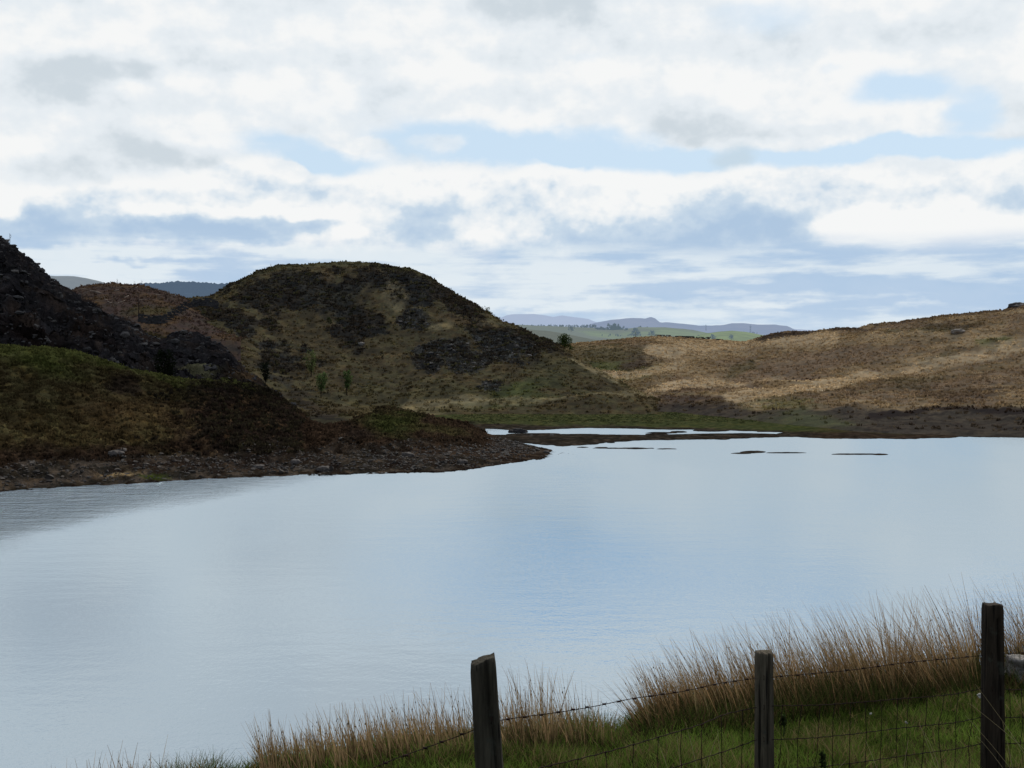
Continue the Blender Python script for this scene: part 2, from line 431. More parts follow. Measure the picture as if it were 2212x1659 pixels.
Land('left_shore_bank', -700, 1250, 2, [('under', 1.6, 5), ('lake', SHORE_L), ('yY', g2y, g2Y), ('yY', CREST_B, CREST_BY), ('rel', -3.2, 9), ('rel', -1, 40)],
     [4, 70, 150, 24, 8], disp_bank, paint_bank, MAT['bank'])

CRAG = [(-900, 330), (-500, 345), (-250, 400), (-100, 455), (0, 512), (29, 532), (63, 560), (80, 575), (100, 590), (114, 604), (134, 621), (160, 638), (178, 650), (200, 656), (212, 667), (238, 684), (272, 690), (286, 696), (304, 707), (315, 721), (340, 737), (358, 733), (367, 725), (390, 721), (407, 720), (430, 724), (458, 735), (487, 753), (504, 770), (530, 800), (560, 822), (600, 850), (640, 880)]
CRAGY = [(-900, 235), (-300, 205), (0, 186), (200, 190), (300, 192), (400, 186), (500, 183), (640, 178)]
def paint_crag(X, Y, Z, PX, PY):
    B = lambda *a, **k: blob(PX, PY, X, Y, *a, **k)
    n = fbm(X, Y, Z, .2, 4); q = ridge(X * .6 + Z * .9, Y, Z * .9 - X * .5, .45, 4)
    c = np.zeros(X.shape + (3,)) + PAL['rockd']
    c = lay(c, sstep(.55, .85, q), (.055, .043, .034), .8)
    c = lay(c, sstep(.1, .6, n), 'heather', .8)
    c = lay(c, sstep(.75, .95, q) * sstep(-.1, .4, -n), 'rockg', .55)
    c = lay(c, B(80, 730, 120, 30, 20, edge=.6), 'peat', .8)
    c = lay(c, B(180, 700, 90, 40, 30, edge=.6), 'peat', .5)
    c = lay(c, B(330, 690, 30, 14, edge=.6), 'olive', .6)
    c = lay(c, B(420, 792, 60, 8, edge=.6), np.array((.11, .10, .055)), .9)
    c = lay(c, B(530, 810, 60, 18, edge=.7), 'brown', .7)
    c = lay(c, B(560, 840, 60, 14, edge=.7), 'olive', .5)
    c = lay(c, B(380, 760, 90, 22, edge=.6), 'rockd', .7)
    return c * np.clip(1 + .6 * n[..., None], .4, 1.8), np.ones(X.shape)
def disp_crag(X, Y, Z, PX, PY, rk):
    e = sstep(640, 560, PX)
    U, V = X * .62 + Z * .78, Z * .62 - X * .78      # strata dipping to the right
    r = ridge(U * .35, Y * .6, V, .42, 4, .6)
    crest = np.exp(-((PY - pl(CRAG, PX)) / 30) ** 2)
    a = e * (1.7 - .9 * crest)
    dz = a * (r - .55) * 1.0 + e * .5 * fbm(X, Y, Z, .55, 4, .6)
    return e * 1.1 * fbm(X, Y, Z + 9, .35, 4, .6) * (1 - .7 * crest), -a * 1.6 * (ridge(U * .3, Y * .5, V + 20, .33, 4, .6) - .5), dz
basey = [(x, pl(CREST_B, x) + 12) for x in (-900, -300, 0, 100, 200, 300, 400, 500)] + [(560, 858), (600, 880), (640, 905)]
Land('crag', -700, 640, 2, [('under', 2, 6), ('yY', basey, [(-900, 178), (-300, 158), (0, 147), (300, 155), (500, 163), (640, 164)]),
      ('yY', CRAG, CRAGY), ('rel', -7, 28), ('rel', -9, 50)], [4, 190, 50, 10], disp_crag, paint_crag, MAT['crag'])

CLEAR = [(-200, 690), (60, 668), (120, 645), (150, 633), (180, 621), (230, 616), (260, 617), (310, 622), (340, 630), (380, 642), (410, 650), (450, 672), (520, 720)]
def paint_clear(X, Y, Z, PX, PY):
    n = fbm(X, Y, Z, .12, 4); n2 = fbm(X, Y * 2, Z * 2, .5, 3)
    c = np.zeros(X.shape + (3,)) + PAL['redbr']
    c = lay(c, sstep(.0, .5, n), 'brown', .8); c = lay(c, sstep(.1, .6, n2), 'dbrown', .7)
    c = lay(c, sstep(.3, .7, n2 - n), 'gravel', .7)
    c = lay(c, blob(PX, PY, X, Y, 320, 672, 60, 14, edge=.7), 'olive', .8)
    return c, np.ones(X.shape)
Land('cleared_hill', -100, 520, 2.5, [('under', 4, 8), ('yY', [(-200, 740), (300, 706), (520, 740)], [(-200, 255), (520, 255)]),
      ('yY', CLEAR, [(-200, 340), (520, 340)]), ('rel', -8, 60)], [4, 90, 12],
     lambda X, Y, Z, PX, PY, rk: (0, 0, .5 * fbm(X, Y, Z, .3, 4, .6)), paint_clear, MAT['hill'])

DOME = [(300, 668), (330, 662), (380, 652), (410, 647), (458, 641), (484, 624), (498, 615), (524, 607), (538, 598.5), (558, 588.5), (598, 576), (638, 573.5), (682, 570), (713, 570.5), (748, 565.5), (776, 569), (813, 570.5), (842, 576), (885, 582), (920, 597), (951, 615), (988, 640), (1023, 657), (1038, 669), (1079, 691), (1113, 704), (1154, 726), (1201, 742), (1220, 756), (1251, 779), (1290, 800), (1330, 822), (1370, 842), (1420, 862)]
DOMEY = [(300, 330), (750, 330), (900, 325), (1050, 305), (1200, 285), (1290, 265), (1420, 250)]
DBASE = [(300, 740), (360, 770), (450, 825), (540, 866), (620, 892), (700, 893), (850, 886), (1000, 884), (1150, 874), (1250, 866), (1330, 858), (1420, 868)]
DBASEY = [(300, 215), (620, 218), (800, 228), (1420, 234)]
DMIDY = [(300, 268), (750, 276), (1050, 268), (1250, 252), (1420, 240)]
DMID = [(300, 705), (410, 712), (520, 720), (620, 745), (750, 755), (900, 762), (1050, 778), (1150, 795), (1250, 822), (1330, 842), (1420, 865)]
def paint_dome(X, Y, Z, PX, PY):
    B = lambda *a, **k: blob(PX, PY, X, Y, *a, **k)
    n = fbm(X, Y, Z, .1, 4); n2 = fbm(X + 50, Y, Z, .45, 4, .6); n3 = fbm(X, Y + 90, Z, 1.2, 3)
    c = np.zeros(X.shape + (3,)) + np.array((.066, .046, .021))
    c = lay(c, sstep(-.1, .4, n2 + .5 * n), 'olive', .6)
    c = lay(c, sstep(.1, .6, n3), 'brown', .5)
    c = lay(c, B(900, 860, 330, 40, edge=.9), 'olive', .55)
    c = lay(c, B(1120, 845, 130, 30, -4, edge=.6), 'green', .55)
    c = lay(c, B(1200, 800, 90, 40, 20, edge=.8), 'olive', .7)
    c = lay(c, B(560, 640, 60, 20, edge=.7), 'olive', .8)
    c = lay(c, B(450, 690, 60, 40, edge=.7), 'olive', .6)
    c = lay(c, B(740, 640, 40, 25, edge=.7), 'olive', .8)
    rk = np.zeros(X.shape)
    H = [(640, 625, 150, 42, 4), (580, 648, 70, 25, 0), (830, 610, 110, 28, 8), (900, 625, 110, 34, 24), (1000, 662, 80, 26, 32), (985, 655, 60, 20, 30),
         (770, 690, 62, 34, 15), (760, 725, 40, 26, 30), (800, 700, 40, 24, 0), (900, 650, 50, 20, 10), (500, 690, 60, 16, 10), (470, 680, 60, 20, 15), (520, 705, 30, 16, 20), (590, 705, 30, 14, 20),
         (590, 770, 40, 20, 20), (640, 765, 55, 20, 20), (620, 790, 40, 14, 20), (560, 740, 18, 8, 0), (590, 738, 30, 10, 0), (1180, 745, 60, 12, 26), (1110, 735, 90, 22, 22), (1060, 720, 70, 20, 15)]
    for i, (x, y, rx, ry, ro) in enumerate(H):
        m = B(x, y, rx, ry, ro, edge=.35, wf=.2, wa=.75, seed=i)
        c = lay(c, m, 'heather' if i % 3 else 'rockd', .80); rk = np.maximum(rk, m)
    c = lay(c, B(855, 640, 40, 22, 60, edge=.6), 'tan', .4)
    c = lay(c, B(700, 600, 20, 16, edge=.6), 'brown', .7)
    c = lay(c, B(1000, 700, 100, 14, 12, edge=.7), 'brown', .8)
    c = lay(c, B(950, 712, 30, 8, edge=.7), 'tan', .5)
    c = lay(c, B(1040, 697, 40, 7, 10, edge=.7), 'tan', .45)
    # scree
    scr = np.zeros(X.shape)
    for i, (x, y, rx, ry, ro) in enumerate([(920, 775, 40, 26, 20), (990, 765, 62, 34, 15), (1010, 780, 50, 20, 0), (1080, 755, 55, 26, 15), (955, 745, 24, 12, 0), (1060, 835, 26, 8, 0), (1110, 750, 40, 22, 20), (890, 690, 36, 20, -10)]):
        m = B(x, y, rx, ry, ro, edge=.3, wf=.2, wa=.7, seed=30 + i); scr = np.maximum(scr, m)
    c = lay(c, scr, 'rockd', .8); c = lay(c, scr * sstep(.1, .6, n3), 'scree', .9)
    c = lay(c, B(922, 778, 36, 24, 20, edge=.4), 'peat', .7)
    rk = np.maximum(rk, scr)
    for i, (x, y, rx, ry, ro, p_) in enumerate([(640, 850, 44, 14, 12, 'heather'), (600, 815, 36, 14, 20, 'rockd'), (700, 893, 60, 12, 0, 'dbrown'), (660, 880, 50, 12, 10, 'heather'), (710, 900, 36, 8, 0, 'heather'), (570, 790, 30, 12, 20, 'rockd')]):
        c = lay(c, B(x, y, rx, ry, ro, edge=.6, wf=.25, wa=.8, seed=60 + i), p_, .75)
    # pale flush at the foot and top edge turf
    c = lay(c, B(850, 893, 80, 8, edge=.7), 'tan', .4)
    c = lay(c, B(1030, 862, 60, 6, edge=.7), 'tan', .5)
    c = lay(c, pathmask(PX, PY, X, Y, [(880, 880), (1000, 868), (1090, 866), (1200, 860), (1290, 850), (1400, 850)], 9), 'tan', .55)
    c = lay(c, pathmask(PX, PY, X, Y, [(1240, 780), (1262, 793), (1300, 806), (1330, 822)], 7), 'tan', .8)
    top = sstep(10, 2, PY - pl(DOME, PX) + 3 * n2) * sstep(480, 560, PX) * (1 - sstep(880, 960, PX))
    c = lay(c, top, 'olive', .9)
    c = c * np.clip(1 + .45 * n2[..., None], .45, 1.7); g = c.mean(-1, keepdims=True); c = (g + (c - g) * .8) * np.array((1.01, 1.05, .92)) * 1.14
    s.scree = scr if False else None
    paint_dome.scr = scr
    return c, rk
class _S: pass
s = _S()
def disp_dome(X, Y, Z, PX, PY, rk):
    e = sstep(.3, 3, Z) * sstep(1420, 1330, PX)
    crest = np.exp(-((PY - pl(DOME, PX)) / 14) ** 2)
    d = e * (1.0 * fbm(X, Y, Z, .07, 3) * (1 - crest) + .35 * fbm(X, Y, Z, .35, 4, .6) + rk * .95 * (ridge(X, Y, Z, .4, 4, .6) - .35) * (1 - .6 * crest))
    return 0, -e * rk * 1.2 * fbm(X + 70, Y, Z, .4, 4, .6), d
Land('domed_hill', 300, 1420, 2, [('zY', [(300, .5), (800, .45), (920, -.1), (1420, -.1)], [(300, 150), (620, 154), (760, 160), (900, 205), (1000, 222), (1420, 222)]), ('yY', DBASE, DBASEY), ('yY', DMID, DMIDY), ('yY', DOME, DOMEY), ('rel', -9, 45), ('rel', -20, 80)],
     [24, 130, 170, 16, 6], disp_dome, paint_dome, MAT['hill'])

MOOR = [(1150, 752), (1240, 744), (1295, 738), (1352, 732.5), (1409, 728.5), (1452, 729.6), (1495, 732.5), (1552, 736), (1607, 740), (1625, 735), (1659, 724), (1698, 718), (1745, 718), (1778, 714), (1819, 709), (1852, 711), (1881, 702.5), (1899, 700), (1941, 697), (2030, 684), (2101, 677.5), (2178, 670), (2212, 662), (2400, 640), (2700, 610), (3000, 600)]
MOORY = [(1150, 395), (1300, 400), (1600, 415), (1660, 400), (1900, 365), (2212, 335), (3000, 320)]
def paint_moor(X, Y, Z, PX, PY):
    B = lambda *a, **k: blob(PX, PY, X, Y, *a, **k)
    Pm = lambda pts, w: pathmask(PX, PY, X, Y, pts, w)
    n = fbm(X, Y, Z, .07, 4); n2 = fbm(X + 50, Y * 1.5, Z, .3, 4, .6); n3 = fbm(X, Y + 90, Z, 1.1, 3)
    # long drifts running along the slope
    U = X * .96 + Z * 1.2; st = fbm(U * .35, Y * .35, Z * 3.0, .2, 4, .6)
    c = np.zeros(X.shape + (3,)) + np.array((.150, .105, .050))
    c = lay(c, sstep(-.05, .45, st), 'tan', .7)
    c = lay(c, sstep(.0, .5, -st + .4 * n2), (.142, .098, .060), .75)
    c = lay(c, sstep(.25, .6, n2 - st * .3), 'olive', .45)
    c = lay(c, sstep(1560, 1240, PX) * sstep(740, 760, PY) * .9, 'olive', .7)
    D = [(1310, 775, 100, 34, 0, 'olive', .85), (1330, 795, 85, 18, 0, 'green', .55), (1380, 785, 36, 12, -10, 'dbrown', .8), (1390, 768, 60, 14, -4, 'heather', .35),
         (1690, 790, 150, 30, -6, (.128, .090, .055), .7), (1560, 830, 170, 24, -4, (.128, .090, .055), .7), (1500, 838, 90, 14, -4, 'dbrown', .5), (1600, 800, 60, 12, -20, 'olive', .7),
         (1780, 790, 140, 22, -8, (.128, .090, .055), .7), (1870, 765, 130, 20, -4, (.128, .090, .055), .7), (2010, 714, 110, 18, -3, 'olive', .8), (2060, 712, 70, 14, 0, 'dbrown', .5), (1960, 705, 90, 12, -4, (.128, .090, .055), .7),
         (2150, 742, 40, 12, -6, 'green', .6), (2150, 742, 30, 9, -6, 'dbrown', .5), (2190, 700, 60, 16, 0, (.128, .090, .055), .7), (2030, 775, 70, 12, -12, 'olive', .7),
         (2120, 830, 170, 60, -10, (.128, .090, .055), .7), (1950, 850, 190, 28, -10, (.128, .090, .055), .7), (1880, 848, 150, 18, -10, 'heather', .35), (2080, 860, 140, 24, -6, 'dbrown', .55), (2000, 825, 120, 16, -14, 'olive', .5),
         (1640, 872, 90, 10, -2, 'olive', .7), (1700, 884, 100, 10, 0, 'green', .45), (1500, 868, 130, 8, 0, 'dbrown', .7), (1420, 872, 120, 8, -2, 'redbr', .5), (1300, 868, 90, 8, 0, (.128, .090, .055), .7)]
    for i, (x, y, rx, ry, ro, p, k) in enumerate(D):
        c = lay(c, B(x, y, rx, ry, ro, edge=.6, wf=.14, wa=.8, seed=i), p, k)
    c = lay(c, Pm([(1400, 760), (1480, 752), (1560, 748), (1640, 745), (1720, 738), (1800, 730)], 14), 'ltan', .75)
    c = lay(c, Pm([(1290, 812), (1350, 808), (1420, 800), (1480, 775), (1430, 765), (1400, 758)], 12), 'ltan', .7)
    c = lay(c, Pm([(1400, 850), (1500, 826), (1600, 830), (1680, 822), (1760, 838), (1850, 822), (1960, 800), (2040, 780), (2120, 762), (2212, 742)], 11), 'ltan', .85)
    c = lay(c, Pm([(1580, 870), (1650, 858), (1720, 848), (1800, 838)], 16), 'ltan', .8)
    c = lay(c, Pm([(1880, 732), (1980, 728), (2080, 734), (2160, 728)], 8), 'tan', .7)
    c = lay(c, Pm([(1420, 735), (1530, 740), (1600, 744)], 8), 'tan', .8)
    c = lay(c, B(1700, 825, 78, 6, -3, edge=.3, wa=.4), 'redbr'); c = lay(c, B(1730, 823, 40, 5, -2, edge=.3, wa=.4), (.03, .012, .012))
    c = lay(c, B(1690, 727, 85, 9, -6, edge=.4) * sstep(1610, 1640, PX), 'heather', .9)
    c = lay(c, B(1830, 712, 60, 4, 0, edge=.4), 'heather', .8); c = lay(c, B(1890, 702, 26, 3, 0, edge=.5), 'rockd', .8)
    ed = sstep(6, 1, PY - pl(MOOR, PX)) * sstep(1850, 1950, PX); c = lay(c, ed, 'dbrown', .6)
    # peat bank at the water's edge
    low = pl([(1240, 886), (1450, 876), (1650, 888), (1760, 890), (1850, 884), (1900, 888), (2000, 893), (2100, 888), (2212, 893), (2600, 905)], PX)
    c = lay(c, sstep(-3, 4, PY - low + 5 * n2), 'mud', .9)
    c = lay(c, sstep(-3, 4, PY - low + 5 * n2) * sstep(0, .5, n3), 'peat', .6)
    gl = B(1740, 912, 120, 22, edge=.6); c = lay(c, gl, 'marsh', .7)
    c = lay(c, pathmask(PX, PY, X, Y, [(1880, 896), (1960, 893), (2020, 888), (2080, 888), (2140, 892), (2260, 897)], 6, wa=.4), 'peat', .95)
    c = lay(c, B(1480, 878, 130, 7, 2, edge=.4), 'peat', .7)
    c = c * np.clip(1 + .32 * n2[..., None], .6, 1.5); g = c.mean(-1, keepdims=True); c = g + (c - g) * .86
    return c * np.array((1.5, 1.42, 1.34)), sstep(-3, 4, PY - low)
def disp_moor(X, Y, Z, PX, PY, rk):
    crest = np.exp(-((PY - pl(MOOR, PX)) / 12) ** 2)
    e = sstep(.3, 2.5, Z)
    sc = pl([(1800, 0), (1900, .5), (2050, 1), (2300, 1)], PX) * sstep(899, 889, PY)
    return 0, 0, e * (1.1 * fbm(X, Y, Z, .045, 3) * (1 - crest) + .3 * fbm(X, Y, Z, .3, 4, .6) + .12 * fbm(X, Y, Z, 1.3, 2)) + .5 * sc * (1 - crest) * sstep(800, 880, PY)
MB_Y = [(1150, 236), (1450, 235), (1650, 203), (1850, 179), (2000, 172), (2212, 168), (3000, 168)]
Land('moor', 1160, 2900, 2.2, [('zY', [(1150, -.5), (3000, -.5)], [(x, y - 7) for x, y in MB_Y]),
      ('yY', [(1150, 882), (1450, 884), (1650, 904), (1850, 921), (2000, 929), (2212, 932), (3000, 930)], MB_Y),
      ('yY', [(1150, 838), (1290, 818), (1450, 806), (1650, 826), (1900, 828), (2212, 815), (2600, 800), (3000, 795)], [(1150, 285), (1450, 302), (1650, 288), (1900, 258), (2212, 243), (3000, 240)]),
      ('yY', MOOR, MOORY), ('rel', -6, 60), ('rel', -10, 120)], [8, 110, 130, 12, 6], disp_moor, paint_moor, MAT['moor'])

# ---- flat marsh with its pool, the mud bar between pool and lake, and low mud banks out in the lake
BAR = [(1040, 962), (1110, 958), (1190, 964), (1215, 966), (1290, 962), (1330, 957), (1400, 953.5), (1560, 950.5), (1640, 947.5), (1700, 946), (1780, 949), (1850, 950.5), (1950, 950), (2080, 947), (2212, 946.5), (2600, 948), (3000, 950)]
def marsh():
    px = np.arange(880, 2800, 2.0); py = np.concatenate([np.arange(990, 920, -.4), np.arange(920, 866, -1.0)])
    PX, PY = np.meshgrid(px, py); Y = lake_Y(PY); X = wx(PX, Y)
    n = fbm(X, Y * .5, 0 * X, .3, 4, .6); n2 = fbm(X + 9, Y * .5, 0 * X + 3, 1.2, 3)
    shore = pl(BAR, PX) + 1.3 * n
    land = sstep(-1.2, 3.0, shore - PY)
    lo = pl([(1055, 940), (1150, 941), (1300, 939.5), (1400, 940.5), (1500, 938), (1600, 936.5), (1690, 938.5)], PX)
    hi = pl([(1055, 926), (1080, 928), (1150, 929.5), (1270, 924), (1350, 926), (1450, 928.5), (1560, 929), (1640, 933), (1690, 937.5)], PX)
    ins = np.minimum(lo - PY, PY - hi) + 1.0 * n
    ins = np.where((PX < 1050) | (PX > 1692), -5, ins)
    pool = sstep(-.6, 1.2, ins)
    for (x, y, rx, ry) in [(1120, 939, 30, 1.2), (1165, 938, 60, 1.4), (1250, 939.5, 60, 1.0), (1430, 935.5, 45, 1.0), (1465, 933.5, 22, 1.6), (1530, 930.5, 45, 2.6), (1420, 938.5, 30, .8)]:
        pool *= 1 - sstep(1.25, .7, np.hypot((PX - x) / rx, (PY - y) / ry) + .35 * n)
    w2 = sstep(1.3, .7, np.hypot((PX - 1660) / 30, (PY - 935) / 1.6) + .3 * n); pool = np.maximum(pool, w2)
    w3 = sstep(1.3, .7, np.hypot((PX - 1615) / 18, (PY - 932.5) / .9) + .3 * n); pool = np.maximum(pool, w3)
    h = -.40 + land * (.47 + .06 * sstep(0, 10, shore - PY) + .05 * n + .25 * sstep(928, 890, PY))
    h = h * (1 - pool) - .3 * pool
    # mud banks in the lake
    for (x, y, rx, ry) in [(1260, 966.5, 18, 1.1), (1345, 968.6, 85, 1.4), (1372, 968.8, 38, 1.6), (1440, 970, 32, 1.0), (1182, 972, 12, .7), (1300, 967, 20, 1.0), (1625, 976.8, 32, 3.0), (1600, 979.5, 26, 1.5), (1700, 978.4, 52, .9), (1850, 981.5, 66, 1.0), (1900, 982, 18, 1.3), (1320, 956.5, 9, .8)]:
        d = np.hypot((PX - x) / rx, (PY - y) / ry) + .3 * n + .15 * n2
        h = np.maximum(h, -.45 + .53 * sstep(1.7, .5, d))
    c = np.zeros(X.shape + (3,)) + PAL['marsh']
    far = pl([(880, 905), (1060, 918), (1270, 921), (1450, 925), (1600, 928), (1750, 935), (2212, 942)], PX)
    mud = sstep(-3, 3, PY - far + 3 * n)
    c = lay(c, sstep(0, .6, n2), 'olive', .5)
    c = lay(c, sstep(899, 889, PY + 5 * n), 'tan', .35)
    c = lay(c, mud, 'mud'); c = lay(c, mud * sstep(.1, .6, n2), 'gravel', .45)
    c = lay(c, sstep(1700, 1800, PX) * sstep(905, 915, PY), 'dbrown', .6)
    c = lay(c, sstep(1690, 1720, PX) * sstep(1900, 1700, PX) * sstep(938, 925, PY), 'green', .3)
    c = lay(c, sstep(.07, .0, h), 'peat', .75)
    c = c * np.clip(1 + .45 * n2[..., None], .5, 1.6)
    o = mesh_np('marsh', np.stack([X, Y, h], -1).reshape(-1, 3), grid_faces(*X.shape), MAT['marsh'], c.reshape(-1, 3))
    tag(o, kind='structure')
    L = _S(); L.X, L.Y, L.Z, L.PX, L.PY, L.mud, L.pool, L.land, L.col = X, Y, h, PX, PY, mud, pool, land, c
    return L
MARSH = marsh()

# ---- far country
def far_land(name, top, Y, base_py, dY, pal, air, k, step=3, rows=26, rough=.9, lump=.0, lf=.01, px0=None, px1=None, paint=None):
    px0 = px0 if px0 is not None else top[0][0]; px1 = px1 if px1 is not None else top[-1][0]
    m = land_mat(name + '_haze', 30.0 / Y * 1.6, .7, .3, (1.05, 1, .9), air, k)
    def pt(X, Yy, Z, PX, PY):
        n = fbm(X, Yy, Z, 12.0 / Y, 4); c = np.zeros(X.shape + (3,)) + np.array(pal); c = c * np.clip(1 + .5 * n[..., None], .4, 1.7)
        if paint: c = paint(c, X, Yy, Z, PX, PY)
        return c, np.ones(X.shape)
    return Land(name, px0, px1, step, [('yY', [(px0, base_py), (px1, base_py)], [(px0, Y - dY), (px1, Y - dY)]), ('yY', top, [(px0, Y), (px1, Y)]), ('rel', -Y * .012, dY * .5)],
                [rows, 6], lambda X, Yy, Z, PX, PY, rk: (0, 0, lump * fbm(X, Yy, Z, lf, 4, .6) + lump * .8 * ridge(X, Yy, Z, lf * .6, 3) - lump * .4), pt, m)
M1 = [(600, 720), (800, 705), (1000, 700), (1060, 693), (1080, 688), (1094, 682.5), (1123, 680), (1151, 680), (1180, 682), (1195, 684.5), (1214, 682), (1237, 684), (1272, 688.5), (1289, 696), (1400, 706), (1600, 708), (1800, 712)]
M2 = [(1200, 725), (1260, 704.5), (1286, 696.5), (1312, 691.5), (1352, 688.5), (1380, 690), (1394, 690.5), (1406, 688), (1415, 690.5), (1426, 699), (1438, 697.5), (1466, 700), (1495, 702), (1509, 703.5), (1530, 702.5), (1552, 701), (1581, 697.5), (1604, 697.5), (1638, 701), (1675, 701), (1700, 704), (1724, 716), (1800, 725), (1900, 728), (2400, 720)]
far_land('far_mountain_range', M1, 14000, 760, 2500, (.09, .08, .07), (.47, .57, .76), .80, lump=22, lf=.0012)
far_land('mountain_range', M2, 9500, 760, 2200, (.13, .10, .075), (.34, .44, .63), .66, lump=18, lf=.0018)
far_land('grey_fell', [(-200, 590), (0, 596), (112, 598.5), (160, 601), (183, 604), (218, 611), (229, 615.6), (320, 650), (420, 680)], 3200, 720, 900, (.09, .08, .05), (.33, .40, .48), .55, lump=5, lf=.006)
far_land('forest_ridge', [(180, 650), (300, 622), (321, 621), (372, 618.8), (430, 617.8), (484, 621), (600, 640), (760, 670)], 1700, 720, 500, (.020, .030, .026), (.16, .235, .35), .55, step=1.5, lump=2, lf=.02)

def paint_fields(c, X, Y, Z, PX, PY):
    g = np.array((.13, .175, .04)); B = lambda *a, **k: blob(PX, PY, X, Y, *a, wf=.006, wa=.25, **k)
    for (x, y, rx, ry, ro, p) in [(1390, 722, 60, 8, 0, g), (1300, 722, 60, 6, 6, g * 1.05), (1460, 718, 60, 9, 6, g * 1.1), (1560, 728, 90, 14, 2, g * 1.15), (1250, 733, 60, 6, 4, (.10, .09, .045)), (1450, 730, 40, 5, 0, g * .9)]:
        c = lay(c, B(x, y, rx, ry, ro, edge=.4), p, .9)
    return c
FA = [(900, 716), (1050, 708), (1123, 704.5), (1200, 707), (1280, 710), (1323, 713), (1352, 712), (1380, 708), (1438, 709.5), (1495, 715), (1524, 720.5), (1600, 730), (1900, 740)]
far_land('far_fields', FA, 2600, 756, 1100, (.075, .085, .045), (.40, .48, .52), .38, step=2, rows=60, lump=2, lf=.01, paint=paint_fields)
FB = [(1430, 745), (1480, 733), (1520, 722), (1550, 717.5), (1581, 715.5), (1610, 718), (1653, 726), (1700, 736), (1800, 745)]
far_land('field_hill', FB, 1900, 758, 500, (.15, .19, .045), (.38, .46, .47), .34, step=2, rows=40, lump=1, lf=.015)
FV = [(900, 700), (1000, 703), (1080, 707), (1130, 712), (1180, 716), (1230, 724), (1290, 736), (1340, 745), (1450, 752)]
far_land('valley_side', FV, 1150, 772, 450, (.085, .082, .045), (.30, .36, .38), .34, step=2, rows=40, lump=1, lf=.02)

# ================================================================== SCATTER
def ico():
    t = (1 + 5 ** .5) / 2
    v = np.array([(-1, t, 0), (1, t, 0), (-1, -t, 0), (1, -t, 0), (0, -1, t), (0, 1, t), (0, -1, -t), (0, 1, -t), (t, 0, -1), (t, 0, 1), (-t, 0, -1), (-t, 0, 1)], float)
    f = np.array([(0, 11, 5), (0, 5, 1), (0, 1, 7), (0, 7, 10), (0, 10, 11), (1, 5, 9), (5, 11, 4), (11, 10, 2), (10, 7, 6), (7, 1, 8), (3, 9, 4), (3, 4, 2), (3, 2, 6), (3, 6, 8), (3, 8, 9), (4, 9, 5), (2, 4, 11), (6, 2, 10), (8, 6, 7), (9, 8, 1)])
    return v / np.linalg.norm(v[0]), f
IV, IFC = ico()
def scatter_rocks(name, pts, size, mat, col, label=None, cat=None, sunk=.3):
    N = len(pts); sc = size * (.35 + RNG.gamma(1.6, .5, N))
    v = IV[None] * (1 + .35 * RNG.standard_normal((N, 12, 1)))
    v = v * (RNG.uniform(.6, 1.35, (N, 1, 3)) * np.array([1.1, 1, .65])) * sc[:, None, None]
    a = RNG.uniform(0, 6.28, N); ca, sa = np.cos(a)[:, None], np.sin(a)[:, None]
    x = v[..., 0] * ca - v[..., 1] * sa; y = v[..., 0] * sa + v[..., 1] * ca
    v = np.stack([x + pts[:, None, 0], y + pts[:, None, 1], v[..., 2] + pts[:, None, 2] + (sc * .3 * (1 - sunk))[:, None]], -1)
    f = IFC[None] + (np.arange(N) * 12)[:, None, None]
    c = np.repeat(col * RNG.uniform(.5, 1.6, (N, 1)), 12, 0)
    o = mesh_np(name, v.reshape(-1, 3), f.reshape(-1, 3), mat, c, smooth=False)
    return tag(o, label, cat, kind='stuff')
def scatter_tufts(name, pts, h, w, nb, mat, col, tipcol=None, label=None, cat=None, lean=.5):
    """small clumps of pointed blades"""
    N = len(pts); M = N * nb
    p = np.repeat(pts, nb, 0); cc = np.repeat(col, nb, 0)
    sz = np.repeat(RNG.uniform(.5, 1.4, N), nb)
    a = RNG.uniform(0, 6.28, M); l = RNG.uniform(.1, 1, M) * lean
    p = p + np.stack([RNG.normal(0, w * .8, M), RNG.normal(0, w * .8, M), np.full(M, -.03)], -1)
    hh = h * sz * RNG.uniform(.6, 1.2, M); ww = w * sz * RNG.uniform(.6, 1.2, M)
    tip = p + np.stack([np.cos(a) * l * hh, np.sin(a) * l * hh, hh], -1)
    b = RNG.uniform(0, 6.28, M); s_ = np.stack([np.cos(b), np.sin(b), 0 * b], -1) * (ww * .5)[:, None]
    mid = (p + tip) / 2 + np.stack([0 * a, 0 * a, hh * .12], -1)
    v = np.stack([p - s_, p + s_, mid + s_ * 1.2, tip, mid - s_ * 1.2], 1)
    base = (np.arange(M) * 5)[:, None]
    k = RNG.uniform(.6, 1.35, (M, 1)); tc = cc if tipcol is None else np.broadcast_to(tipcol, cc.shape)
    c = np.stack([cc * .85, cc * .85, cc * k, (cc * .3 + tc * .7) * k * 1.2, cc * k], 1)
    o = mesh_np(name, v.reshape(-1, 3), [base + np.array([[0, 1, 2, 4]]), base + np.array([[4, 2, 3]])], mat, c.reshape(-1, 3))
    return tag(o, label, cat, kind='stuff')

